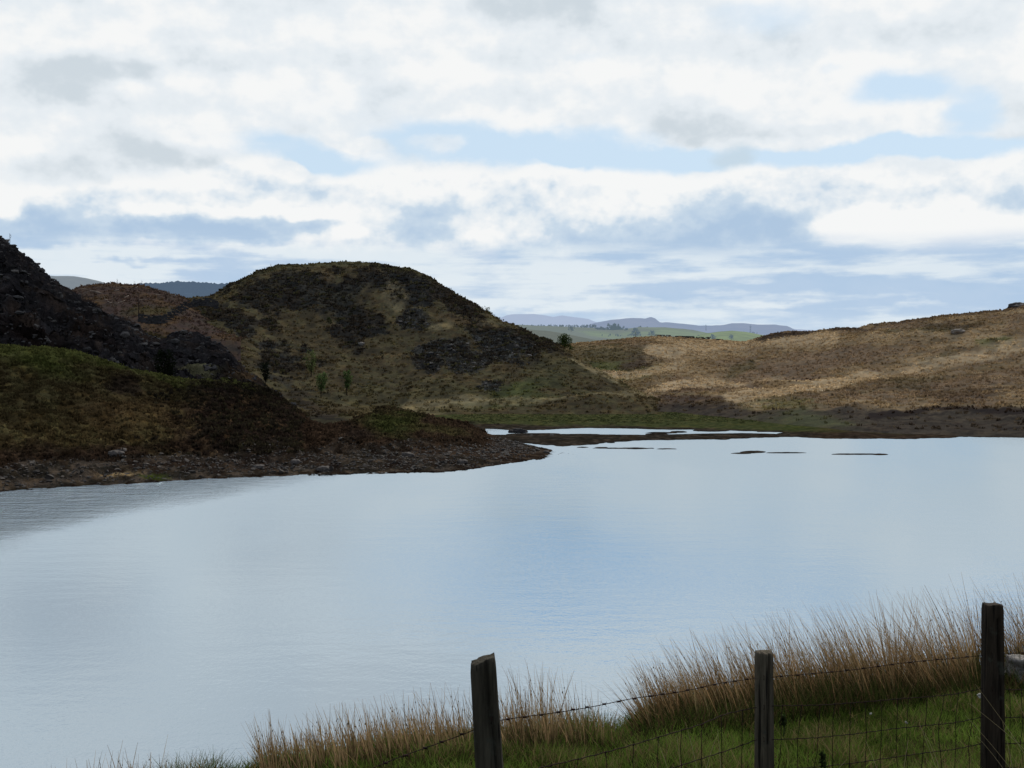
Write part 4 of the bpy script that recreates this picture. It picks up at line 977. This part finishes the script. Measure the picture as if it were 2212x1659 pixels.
rush_bed('e', 2150, 3050, 5200, 'tall rushes running out of frame right of the last fence post', -.26, None, 1.0, .8, 1.1, .5)
rush_bed('s', 100, 560, 330, 'sparse thin rush stalks at the bottom left', -.03, [(100, .5), (180, 1), (330, .9), (400, .3), (560, .4)], 1.0, 1.2)
def undergrowth():
    N = 26000; px = RNG.uniform(520, 2500, N); eY = pl(EDGE_Y, px); Y = eY + RNG.uniform(-.9, .5, N); x = wx(px, Y)
    n = fbm(x, Y, 0 * x, 1.4, 3); tall = pl([(520, .5), (1000, .8), (1250, .6), (1350, .35), (1420, .8), (1700, 1.5), (2500, 1.6)], px)
    h = .12 * tall * RNG.uniform(.5, 1.6, N) * (1 + .4 * n)
    c = np.array((.030, .040, .010)) * RNG.uniform(.5, 1.5, (N, 1)); b = RNG.random(N) < .3; c[b] = np.array((.075, .05, .025)) * RNG.uniform(.5, 1.4, (b.sum(), 1))
    v, f, cc = blades(x, Y, h, RNG.uniform(.004, .008, N), RNG.uniform(0, 6.28, N), RNG.uniform(.05, .6, N), c * .3, c, c * 1.3, .5, segs=2)
    tag(mesh_np('undergrowth', v, f, MAT['grass'], cc), 'dark green growth around the feet of the rushes', 'grass', kind='stuff')
undergrowth()
def straws():
    """long dry straws leaning across in front of the last post"""
    b = MB()
    L = [((2216, 1640), (2107, 1478), 5.6), ((2240, 1652), (2095, 1520), 5.5), ((2200, 1690), (2085, 1545), 5.4), ((2175, 1680), (2110, 1590), 5.3), ((2190, 1680), (2166, 1560), 5.7), ((2260, 1660), (2190, 1500), 5.9),
         ((2030, 1690), (1985, 1560), 5.6), ((1660 + 360, 1640), (1995, 1580), 6.2), ((1905, 1700), (1870, 1600), 5.3), ((1950, 1690), (1962, 1598), 5.6), ((1790, 1700), (1830, 1640), 5.2), ((1500, 1640), (1480, 1560), 6.8), ((1530, 1650), (1551, 1585), 6.5), ((1470, 1660), (1462, 1590), 6.3), ((1440, 1660), (1420, 1600), 6.2), ((1556, 1650), (1550, 1575), 6.6)]
    for (a, c, Y) in L:
        p0, p1 = np.array(P3(*a, Y)), np.array(P3(*c, Y + .15)); p0 = p0 - (p1 - p0) * .5
        t = np.linspace(0, 1, 7)[:, None]; pts = p0 + (p1 - p0) * t; pts[:, 2] += np.sin(t[:, 0] * math.pi) * .02
        b.tube(pts, np.linspace(.0016, .0006, 7), 4, (.26, .22, .13))
    tag(b.build('straw_stalks', MAT['rush']), 'long thin dry straws leaning across the turf in front of the fence', 'straws', kind='stuff')
straws()
rock('boulder', P3(2222, 1438, 9.2), (.42, .34, .26), 'pale grey lichened boulder in the grass right of the last post', 'boulder', (.16, .145, .13), 12, 'stone')
def tuft_white(px, py, Y, r, lb):
    b = MB()
    for i in range(7):
        q = RNG.normal(0, r * .45, 3); b.add(IV * r * RNG.uniform(.4, .7) * (1 + .2 * RNG.standard_normal((12, 1))) + q, None, IFC, (.30, .29, .26))
    o = b.build('wool_tuft', MAT['bark']); o.location = P3(px, py, Y); tag(o, lb, 'wool', 'pale tufts on the turf')
tuft_white(1881, 1542, 7.3, .008, 'tiny white tuft on the turf, leftmost and farthest'); tuft_white(1958, 1560, 7.0, .008, 'tiny white tuft on the turf between the other two'); tuft_white(2117, 1504, 7.6, .015, 'larger white tuft on the turf against the last post')
def thistle(px, py, Y, h, lb):
    t = empty('plant', P3(px, py, Y), label=lb, cat='plant'); b = MB(); limb(b, (0, 0, -.05), (0, 0, h), .004, .002, (.03, .035, .015), 5); b.build('stem', MAT['bark'], t)
    l = MB(); leaf_cloud(l, [(0, 0, h * .5), (0, 0, h * .85)], [np.array([.02, .02, h * .4]), np.array([.014, .014, h * .2])], 60, .011, (.028, .040, .014)); l.build('foliage', MAT['leaf'], t)
thistle(1777, 1665, 5.6, .09, 'small dark upright weed in the turf between the second and third posts')
thistle(1692, 1572, 6.3, .07, 'small dark weed in the turf beside the second post')

# ================================================================== FENCE
FENCE = empty('wire_fence', (float(wx(1650, 5.8)), 5.8, float(near_z(wx(1650, 5.8), 5.8))), label='rustic stock fence of weathered posts with barbed wire and netting on the near bank', cat='fence')
FO = np.array(FENCE.location)
def post(px_t, px_b, py_t, Y, wt, wb, label, slope=0.0, rnd=.5, seed=0, col=(.040, .035, .026), cham=.01):
    """split timber post: squared-round section, worn top"""
    x1, z1 = float(wx(px_t, Y)), float(wz(py_t, Y)); x0 = float(wx(px_b, Y)); zb = float(near_z(x0, Y)) - .35
    zl = wz(1659, Y); n, m = 56, 90; th = np.arange(n) / n * 2 * math.pi
    V = []; C = []
    for k in range(m):
        t = k / (m - 1); z = zb + (z1 - zb) * t
        cx = x1 + (x0 - x1) * (z1 - z) / (z1 - zl); w = wt + (wb - wt) * np.clip((z1 - z) / (z1 - zl), 0, 1.4)
        e = 2 / (2 + 5 * (1 - rnd)); cs, sn = np.cos(th), np.sin(th)
        X_ = np.sign(cs) * np.abs(cs) ** e * w / 2; Y_ = np.sign(sn) * np.abs(sn) ** e * w / 2 * .92
        r = 1 + .05 * fbm(cs * 1.5 + seed, sn * 1.5, z * 1.2 + 0 * cs, 1.2, 3) + .03 * fbm(cs * 6 + seed, sn * 6, z * 1.0 + 0 * cs, 1.2, 2)
        crack = np.exp(-((th - (4.95 + .12 * math.sin(z * 5 + seed))) / .10) ** 2) * .30 * sstep(0, .15, t) * (.35 + .65 * (np.sin(z * 4 + seed * 2) > -.3))
        r = r - crack
        # wear towards the top
        top = sstep(.965, 1.0, np.array(t)); r = r * (1 - .07 * top * top)
        zt = z + (X_ / (w / 2)) * slope * w * t ** 6
        V.append(np.stack([cx + X_ * r - FO[0], Y + Y_ * r - FO[1], zt + 0 * X_ - FO[2] + (.004 * fbm(cs * 3 + seed, sn * 3, 0 * cs, 1, 2) if k > m - 3 else 0)], -1)); C.append(np.array(col) * (1 - 2.2 * crack[:, None] ** 1) * (1 + .25 * t))
    V = np.array(V); cap = [V[-1] * (1 - a) + V[-1].mean(0) * a + np.array([0, 0, .004 * a]) for a in (.25, .6, .92)]
    V = np.concatenate([V, cap]); C = np.concatenate([np.array(C), np.tile(np.array(col) * 1.6, (3, n, 1))]); R = len(V)
    i = np.arange(R * n).reshape(R, n); j = np.roll(i, -1, 1); f = np.stack([i[:-1], j[:-1], j[1:], i[1:]], -1).reshape(-1, 4)
    vv = np.vstack([V.reshape(-1, 3), V[-1].mean(0)]); f3 = np.stack([i[-1], j[-1], np.full(n, R * n)], -1)
    o = mesh_np('post', vv, [f, f3], MAT['wood'], np.clip(np.vstack([C.reshape(-1, 3), np.array([col])]), .003, 1), parent=FENCE); o['label'] = label
    return o, (x1, Y)
PA, _ = post(1043, 1058, 1424, 4.3, .098, .107, 'thick split post leaning left with a slanting top', .16, .35, 1, (.034, .030, .022))
PB, _ = post(1650.5, 1651, 1408, 5.8, .089, .093, 'slimmer rounded grey post between the other two', .01, .75, 5, (.060, .050, .036))
PC, _ = post(2143.5, 2144, 1305, 6.4, .106, .117, 'tall dark post with a deep vertical crack', .0, .55, 9, (.024, .018, .013))
post(2690, 2690, 1290, 7.2, .095, .10, 'grey post right of the picture edge', .02, .6, 13, (.045, .038, .028))
post(-94, -94, 1985, 2.6, .095, .10, 'grey post near the camera left of the picture edge', .02, .6, 17, (.045, .038, .028))
def curve(keys, n=60):
    a = np.array(keys, float); t = np.concatenate([[0], np.cumsum(np.linalg.norm(np.diff(a[:, :2], axis=0), axis=1))]); q = np.linspace(0, t[-1], n)
    r = np.stack([np.interp(q, t, a[:, i]) for i in range(3)], -1)
    for _ in range(3): r[1:-1] = (r[:-2] + 2 * r[1:-1] + r[2:]) / 4
    return r
FY = lambda px: pl([(-94, 2.6), (1045, 4.3), (1650, 5.8), (2143, 6.4), (2700, 7.2)], px)
def inv_FY(px):   # the wire runs straight in plan from post to post
    ks = [(-94, 2.6), (1045, 4.3), (1650, 5.8), (2143, 6.4), (2700, 7.2)]
    for (p0, y0), (p1, y1) in zip(ks[:-1], ks[1:]):
        if px <= p1 or p1 == 2700:
            x0, x1 = wx(p0, y0), wx(p1, y1); k = (px - CX) / F
            t = (k * y0 - x0) / ((x1 - x0) - k * (y1 - y0)); return y0 + t * (y1 - y0)
def wire_pts(keys): return np.array([P3(x, y, inv_FY(x) - .055) for x, y in keys]) - FO
def barbed(keys, n=90):
    b = MB(); c = curve(wire_pts(keys), n); L = np.concatenate([[0], np.cumsum(np.linalg.norm(np.diff(c, axis=0), axis=1))])
    # two twisted strands
    q = np.linspace(0, L[-1], int(L[-1] / .012)); ctr = np.stack([np.interp(q, L, c[:, i]) for i in range(3)], -1); ctr[:, 2] += .002 * np.sin(q * 9)
    for s0 in (0, math.pi):
        off = np.stack([0 * q, np.cos(q * 130 + s0), np.sin(q * 130 + s0)], -1) * .0013; b.tube(ctr + off, .0011, 4)
    d = .06
    while d < L[-1] - .03:
        p0 = np.array([np.interp(d, L, c[:, i]) for i in range(3)]); a = RNG.uniform(0, 6.28)
        b.tube([p0 - (.008, 0, 0), p0 + (.008, 0, .001)], .0042, 6)
        for k in range(4):
            an = a + k * 1.57; s_ = -.005 if k % 2 else .005; e = np.array([s_ * 2.2, math.cos(an) * .015, math.sin(an) * .015]); b.tube([p0 + (s_, 0, 0), p0 + e], [.0014, .0005], 4)
        d += RNG.uniform(.09, .125)
    return b.build('barbed_wire', MAT['wire'], FENCE)
barbed([(-94, 2120), (500, 1810), (815, 1655), (930, 1612), (1024, 1576)])
barbed([(1074, 1557), (1180, 1543), (1290, 1524), (1378, 1508), (1480, 1492), (1560, 1476), (1634, 1464)])
barbed([(1666, 1463), (1730, 1458), (1793, 1452), (1870, 1443), (1925, 1436), (2020, 1425), (2124, 1416)])
barbed([(2163, 1414), (2300, 1404), (2500, 1395), (2690, 1388)])
def netting(rows, cols, r=.0019):
    b = MB(); R = []
    for keys in rows:
        c = curve(wire_pts(keys), 70); c[:, 2] += .0015 * np.sin(np.arange(70) * 1.7); R.append((np.array([k[0] for k in keys]), np.array([k[1] for k in keys]))); b.tube(c, r * 1.25, 5)
    for pxs in cols:
        pts = []
        for (kx, ky), x in zip(R, np.asarray(pxs) if np.ndim(pxs) else [pxs] * len(R)): pts.append((x + RNG.normal(0, 1.6), np.interp(x, kx, ky)))
        w = wire_pts(pts)
        q = []
        for a, c in zip(w[:-1], w[1:]): q += [a, (a + c) / 2 + np.array([RNG.normal(0, .003), 0, 0])]
        b.tube(q + [w[-1]], r, 5)
        for a in w: b.tube([a - (.004, 0, .003), a + (.004, 0, .003)], .0034, 5)      # knots
    return b.build('wire_netting', MAT['wire'], FENCE)
dn = lambda keys, d: [(x, y + d) for x, y in keys]
t1 = [(1085, 1685), (1168, 1658), (1240, 1642), (1305, 1626), (1370, 1608), (1437, 1588), (1509, 1567), (1568, 1542), (1634, 1528)]
m1 = [(1085, 1770), (1305, 1706), (1437, 1664), (1509, 1641), (1578, 1619), (1634, 1598)]
netting([t1, m1, dn(m1, 68), dn(m1, 130)], [1130, 1190, 1249, 1310, 1366, 1420, 1472, 1515, 1558, 1603])
t2 = [(1666, 1525), (1725, 1524), (1778, 1523), (1860, 1517), (1950, 1509), (2010, 1505), (2065, 1499), (2124, 1487)]
m2 = [(1666, 1598), (1761, 1594), (1850, 1585), (1936, 1573.5), (2000, 1567), (2065, 1561), (2124, 1549)]
l2 = [(1666, 1664), (1761, 1657), (1836, 1649.5), (1930, 1636), (2008, 1625), (2060, 1619), (2124, 1606)]
netting([t2, m2, l2, dn(l2, 55)], [(1692, 1686, 1682, 1680), (1729, 1724, 1722, 1720), (1770, 1764, 1760, 1760), (1805, 1800, 1798, 1798), (1838, 1837, 1836, 1836), (1869, 1870, 1870, 1870), (1905, 1904, 1904, 1904), (1938, 1935, 1936, 1938), (1962, 1957, 1960, 1962), (2002, 1998, 1990, 1990), (2042, 2032, 2034, 2034), (2072, 2064, 2064, 2064), (2100, 2097, 2093, 2092)])
t3 = [(2163, 1489), (2230, 1491), (2400, 1480), (2690, 1465)]; m3 = [(2163, 1550), (2230, 1549), (2400, 1540), (2690, 1522)]
netting([t3, m3, dn(m3, 56), dn(m3, 108)], [2182, 2207, 2235, 2268, 2300, 2340, 2380, 2420, 2460, 2500, 2545, 2590, 2640])
# wire staples on the posts
for po, (x, ys, Y, w) in zip((PA, PB, PC), [(1062, (1557, 1680), 4.3, .050), (1650, (1464, 1528, 1598), 5.8, .046), (2143, (1416, 1488, 1550), 6.4, .056)]):
    for y in ys:
        b = MB(); q = np.array(P3(x, y, Y - w)) - FO; b.tube([q + (0, .01, .012), q + (0, -.006, .010), q + (0, -.006, -.010), q + (0, .01, -.012)], .0018, 5); b.build('staple', MAT['wire'], po)

# ================================================================== UNSEEN CLOUD OVERHEAD, added to cast shade on the left hills
SUN_AZ, SUN_EL = math.radians(38), math.radians(50)
SV = np.array([math.sin(SUN_AZ) * math.cos(SUN_EL), math.cos(SUN_AZ) * math.cos(SUN_EL), math.sin(SUN_EL)])

def shade_cloud(cx, cy, rx, ry, rz, alt=600.):
    n, m = 160, 60; th = np.arange(n) / n * 2 * math.pi; ph = np.linspace(-math.pi / 2, math.pi / 2, m)
    d = np.stack([np.outer(np.cos(ph), np.cos(th)), np.outer(np.cos(ph), np.sin(th)), np.outer(np.sin(ph), np.ones(n))], -1)
    r = 1 + .35 * fbm(d[..., 0], d[..., 1], d[..., 2], 1.6, 5, .55) + .12 * ridge(d[..., 0], d[..., 1], d[..., 2], 4, 3)
    v = d * r[..., None] * np.array([rx, ry, rz]); v[..., 2] = np.where(v[..., 2] < 0, v[..., 2] * .3, v[..., 2])
    i = np.arange(m * n).reshape(m, n); j = np.roll(i, -1, 1)
    o = mesh_np('added_shade_cloud', v.reshape(-1, 3), np.stack([i[:-1], j[:-1], j[1:], i[1:]], -1).reshape(-1, 4), leaf_mat('shade_cloud_white', .5, .05), np.tile((.85, .85, .85), (m * n, 1)))
    k = alt / SV[2]; o.location = (cx + SV[0] * k, cy + SV[1] * k, alt); return tag(o, kind='structure')
shade_cloud(-104, 160, 66, 58, 18)

# ================================================================== SUN, SKY, CAMERA
sun = bpy.data.lights.new('sun', 'SUN'); sun.energy = 3.2; sun.angle = math.radians(.5); sun.color = (1, .95, .87)
so = link(bpy.data.objects.new('sun', sun)); so.location = (40, 40, 120)
from mathutils import Vector
so.rotation_euler = Vector(-SV).to_track_quat('-Z', 'Y').to_euler()

def world():
    w = bpy.data.worlds.new('World'); SC.world = w; T = NT(nodes(w)); out = T.n('ShaderNodeOutputWorld')
    d = T.n('ShaderNodeTexCoord').outputs['Generated']
    sep = T.n('ShaderNodeSeparateXYZ'); T.put(sep.inputs[0], d); x, y, z = sep.outputs
    az = T.m('ARCTAN2', x, y); el = T.m('ARCSINE', T.m('MAXIMUM', T.m('MINIMUM', z, 1.0), -1.0))
    U0 = T.m('MULTIPLY', az, F); V0 = T.m('MULTIPLY', el, F)
    q = T.v('MULTIPLY', d, (1, 1, 2.2))
    w1 = T.noise(q, 5.5, 4, .6, True); w2 = T.noise(T.v('MULTIPLY', d, (1, 1, 1.4)), 19, 4, .6, True)
    s1 = T.n('ShaderNodeSeparateXYZ'); T.put(s1.inputs[0], w1); s2 = T.n('ShaderNodeSeparateXYZ'); T.put(s2.inputs[0], w2)
    def wob(k1, k2, i): return T.m('ADD', T.m('MULTIPLY_ADD', s1.outputs[i], k1, -k1 / 2), T.m('MULTIPLY_ADD', s2.outputs[i], k2, -k2 / 2))
    U = T.m('ADD', U0, wob(190, 90, 0)); V = T.m('ADD', V0, wob(85, 60, 1))
    Uc = T.m('ADD', U0, wob(60, 70, 2)); Vc = T.m('ADD', V0, wob(26, 46, 1))      # tighter edge for the cumulus tops
    P_ = T.comb(U, V, 0.0); Pc = T.comb(Uc, Vc, 0.0)
    def uv(px, py):
        a = math.atan((px - CX) / F); return a * F, math.atan((HY - py) / F * math.cos(a)) * F
    def blobs(L, P=P_):
        tot = None
        for (px, py, rx, ry, k) in L:
            u, v = uv(px, py); r = T.v('LENGTH', T.v('MULTIPLY', T.v('SUBTRACT', P, (u, v, 0)), (1 / rx, 1 / ry, 0)))
            g = T.ss(r, 1.25, .25, 0, k); tot = g if tot is None else T.m('ADD', tot, g)
        return tot
    def ramp(keys, lo=0., hi=800.):
        """piecewise elevation curve over bearing"""
        r = T.n('ShaderNodeValToRGB'); r.color_ramp.interpolation = 'EASE'; U1 = T.m('MULTIPLY_ADD', U0, 1 / 2400., .5); T.put(r.inputs[0], U1)
        pts = [(uv(px, py)) for px, py in keys]; e = r.color_ramp.elements
        for i, (u, v) in enumerate(pts):
            t = u / 2400 + .5; g = v / hi
            if i < 2: el_ = e[i]; el_.position = t
            else: el_ = e.new(t)
            el_.color = (g, g, g, 1)
        return T.m('MULTIPLY', r.outputs[0], hi)
    n1 = T.noise(q, 7, 5, .5); n2 = T.noise(T.v('MULTIPLY', d, (1, 1, 3.0)), 7, 5, .55)
    up = T.v('ADD', q, (0, 0, .028)); n1u = T.noise(up, 7, 5, .5); puff = T.m('MULTIPLY', T.m('SUBTRACT', n1, n1u), 2.2)
    q2 = T.v('MULTIPLY', d, (1, 1, 1.35)); nf = T.noise(q2, 24, 4, .55); nfu = T.noise(T.v('ADD', q2, (0, 0, .010)), 24, 4, .55); puff2 = T.m('MULTIPLY', T.m('SUBTRACT', nf, nfu), 1.1)
    nb = T.noise(q2, 9.5, 5, .55); nbu = T.noise(T.v('ADD', q2, (.006, 0, .022)), 9.5, 5, .55); puffb = T.m('MULTIPLY', T.m('SUBTRACT', nb, nbu), 2.4)
    K = 10.0       # background strength is 0.1
    S = lambda c: tuple(v * K for v in c) + (1,)
    WHITE, TYP, BLUE, BGREY, NGREY, LOWB = (.92, .93, .93), (.80, .85, .89), (.625, .785, .935), (.43, .57, .745), (.62, .69, .745), (.54, .67, .84)
    sky = T.n('ShaderNodeTexSky', sky_type='NISHITA'); sky.sun_disc = False; sky.sun_elevation = SUN_EL; sky.sun_rotation = SUN_AZ
    base = T.mix(.86, sky.outputs[0], S(BLUE))
    base = T.mix(T.ss(V0, 320, 90), base, S(LOWB))
    # --- upper sheet
    gap = blobs([(640, 330, 150, 34, .75), (760, 355, 150, 24, .7), (960, 300, 150, 50, 1.0), (1200, 320, 220, 50, 1.2), (1450, 345, 260, 36, 1.2), (1800, 345, 300, 30, 1.2), (2100, 325, 160, 30, 1.0),
                 (1950, 190, 120, 46, .95), (2100, 240, 60, 60, .8), (1640, 45, 170, 50, .55), (1260, 118, 80, 24, .35), (1800, 138, 40, 14, .3), (580, 295, 90, 20, .4), (2180, 90, 40, 60, -.2)])
    wisp = blobs([(960, 305, 75, 20, .6), (800, 310, 70, 16, .5), (640, 365, 50, 16, .7), (1240, 300, 60, 20, .25)])
    a1 = T.ss(T.m('ADD', T.m('ADD', T.m('SUBTRACT', 1.0, gap), wisp), T.m('MULTIPLY_ADD', n1, 1.3, -.65)), .05, .95)
    sh1 = blobs([(60, 180, 240, 60, .55), (270, 150, 180, 34, .6), (430, 125, 170, 30, .45), (350, 345, 190, 34, .65), (150, 380, 230, 36, .45), (1580, 268, 240, 40, .6), (1760, 285, 160, 20, .4), (1150, -5, 230, 60, .7), (2060, 50, 160, 70, .5), (150, 50, 160, 50, .25), (1600, 60, 200, 60, .15), (1000, 200, 200, 20, .15), (700, 130, 160, 20, .3)])
    sh1 = T.m('ADD', sh1, T.m('ADD', T.m('MULTIPLY', T.m('SUBTRACT', n2, .5), .9), T.m('MULTIPLY', puffb, -1.7)))
    sh1 = T.m('ADD', sh1, T.m('MULTIPLY_ADD', nf, .5, -.19))
    c1 = T.mix(T.ss(sh1, -.25, .35), S(WHITE), S(TYP)); c1 = T.mix(T.ss(sh1, .25, 1.1), c1, S(NGREY))
    col = T.mix(a1, base, c1)
    # grey shred hanging in the blue gap
    col = T.mix(blobs([(1572, 342, 46, 38, .7)]), col, S((.56, .67, .75)))
    # --- cumulus row
    crest = ramp([(-600, 380), (0, 400), (110, 410), (235, 392), (250, 376), (330, 372), (430, 366), (500, 345), (560, 341), (592, 370), (650, 380), (730, 373), (800, 360), (860, 353), (960, 351), (1060, 358), (1150, 364), (1195, 370), (1212, 402), (1245, 392), (1290, 362), (1410, 364), (1520, 380), (1610, 357), (1700, 364), (1800, 358), (1900, 362), (2010, 384), (2060, 372), (2150, 334), (2212, 316), (2800, 300)])
    dep = T.m('SUBTRACT', crest, Vc)
    a2 = T.ss(dep, -10, 16)
    sh2 = blobs([(1400, 520, 190, 60, .75), (1620, 530, 230, 75, 1.1), (1560, 455, 150, 50, .6), (1800, 560, 240, 40, .7), (1480, 560, 260, 24, .4), (120, 450, 130, 30, .7), (60, 500, 120, 50, .7), (350, 500, 260, 28, 1.0), (560, 495, 200, 30, .8), (700, 488, 60, 22, .6), (900, 470, 100, 50, .7), (960, 440, 70, 30, .3), (180, 415, 90, 20, .4), (2100, 575, 220, 40, .8), (2190, 545, 60, 30, .4), (2160, 430, 60, 30, .35), (650, 415, 120, 20, .12)])
    lit2 = blobs([(1830, 492, 90, 44, 1.3), (1880, 470, 70, 30, .6), (2030, 490, 150, 34, 1.0), (1975, 565, 42, 22, 1.0), (1280, 600, 110, 24, .55), (1440, 578, 34, 14, .6), (1500, 598, 30, 18, .5), (1580, 590, 28, 10, .4), (20, 455, 36, 24, 1.0), (750, 500, 46, 18, .8), (380, 455, 160, 16, .4), (620, 462, 120, 14, .5), (1045, 560, 30, 24, .5)], Pc)
    sh2 = T.m('SUBTRACT', sh2, lit2)
    sh2 = T.m('ADD', sh2, T.m('ADD', T.m('MULTIPLY', T.m('SUBTRACT', nb, .5), .9), T.m('ADD', T.m('MULTIPLY', puffb, -1.7), T.m('MULTIPLY', puff2, -1.5))))
    sh2 = T.m('ADD', T.m('SUBTRACT', sh2, T.ss(dep, 50, 2, 0, .4)), .14)
    c2 = T.mix(T.ss(sh2, -.1, .3), S(WHITE), S(TYP)); c2 = T.mix(T.ss(sh2, .2, .7), c2, S((.60, .71, .82)))
    c2 = T.mix(T.ss(sh2, .42, 1.5), c2, S(BGREY))
    col = T.mix(a2, col, c2)
    # --- low bars near the horizon
    bars = T.noise(T.v('MULTIPLY', d, (1, 1, 9.0)), 6.5, 5, .55); barf = T.noise(T.v('MULTIPLY', d, (1, 1, 4.0)), 24, 4, .6)
    lb = T.m('ADD', bars, T.m('MULTIPLY_ADD', barf, .35, -.175))
    lb = T.m('ADD', lb, T.m('MULTIPLY', blobs([(240, 545, 260, 20, .9), (640, 543, 240, 16, .8), (180, 585, 200, 14, .6), (800, 560, 160, 18, .5), (1180, 575, 130, 26, .7), (1280, 605, 90, 22, .8), (1380, 660, 180, 16, .6), (1190, 672, 140, 16, .8), (1700, 660, 130, 12, .5), (1990, 660, 120, 12, .5), (480, 600, 90, 26, -.5), (300, 567, 130, 10, -.4), (1700, 610, 300, 24, -.6), (2100, 620, 220, 30, -.5), (1000, 620, 160, 20, -.2)]), .22))
    c3 = T.mix(T.ss(lb, .40, .66), S((.44, .585, .77)), S((.74, .82, .88)))
    c3 = T.mix(T.ss(V0, 110, 20, 0, .55), c3, S((.66, .77, .87)))
    col = T.mix(T.m('MULTIPLY', T.ss(T.m('ADD', V0, T.m('MULTIPLY_ADD', n1, 60, -30)), 262, 205), .92), col, c3)
    # --- darker cloud bases overhead, out of the picture
    def sb(L):
        tot = None
        for (u, v, rx, ry, k) in L:
            r = T.v('LENGTH', T.v('MULTIPLY', T.v('SUBTRACT', P_, (u, v, 0)), (1 / rx, 1 / ry, 0))); g = T.ss(r, 1.3, .2, 0, k); tot = g if tot is None else T.m('ADD', tot, g)
        return tot
    # cloud gaps and bases above the picture (they show in the lake)
    col = T.mix(T.m('MULTIPLY', sb([(120, 850, 330, 70, 1.0), (560, 860, 300, 60, .6), (1050, 900, 140, 60, .9), (-250, 830, 200, 40, .4)]), 1.0, clamp=True), col, S((.33, .60, .93)))
    col = T.mix(T.m('MULTIPLY', sb([(-1000, 860, 260, 90, .8), (-520, 780, 220, 40, .7), (-650, 1020, 600, 60, .45), (-300, 1120, 500, 60, .5)]), 1.0, clamp=True), col, S((.52, .555, .61)))
    col = T.mix(T.m('MULTIPLY', sb([(1000, 800, 200, 40, .9), (300, 960, 420, 44, .9), (-350, 930, 330, 36, .7), (700, 1010, 300, 50, .6)]), 1.0, clamp=True), col, S((.96, .97, .98)))
    oh = T.mix(T.ss(n1, .35, .65), S((.36, .42, .50)), S((.62, .66, .70)))
    col = T.mix(T.ss(V0, 950, 1500, 0, .9), col, oh)
    # rear hemisphere: plain broken cloud
    rear = T.mix(T.ss(n1, .42, .6), S((.40, .52, .70)), S((.62, .65, .68)))
    col = T.mix(T.ss(T.m('ABSOLUTE', az), 1.0, 1.5), col, rear)
    bg = T.n('ShaderNodeBackground'); T.put(bg.inputs[0], col); T.put(bg.inputs[1], .1); T.nt.links.new(bg.outputs[0], out.inputs[0])
world()

cam = bpy.data.cameras.new('camera'); cam.sensor_width = 36; cam.lens = F / 2212 * 36; cam.shift_y = -(829.5 - HY) / 2212
cam.clip_start = .1; cam.clip_end = 100000
co = link(bpy.data.objects.new('camera', cam)); co.location = (0, 0, EYE); co.rotation_euler = (math.pi / 2, 0, 0); SC.camera = co
SC.view_settings.view_transform = 'Standard'; SC.view_settings.look = 'None'; SC.view_settings.exposure = 0; SC.view_settings.gamma = 1
SC.world.cycles.sampling_method = 'NONE'; SC.cycles.max_bounces = 3; SC.cycles.diffuse_bounces = 2; SC.cycles.glossy_bounces = 2; SC.cycles.caustics_reflective = False; SC.cycles.transparent_max_bounces = 8
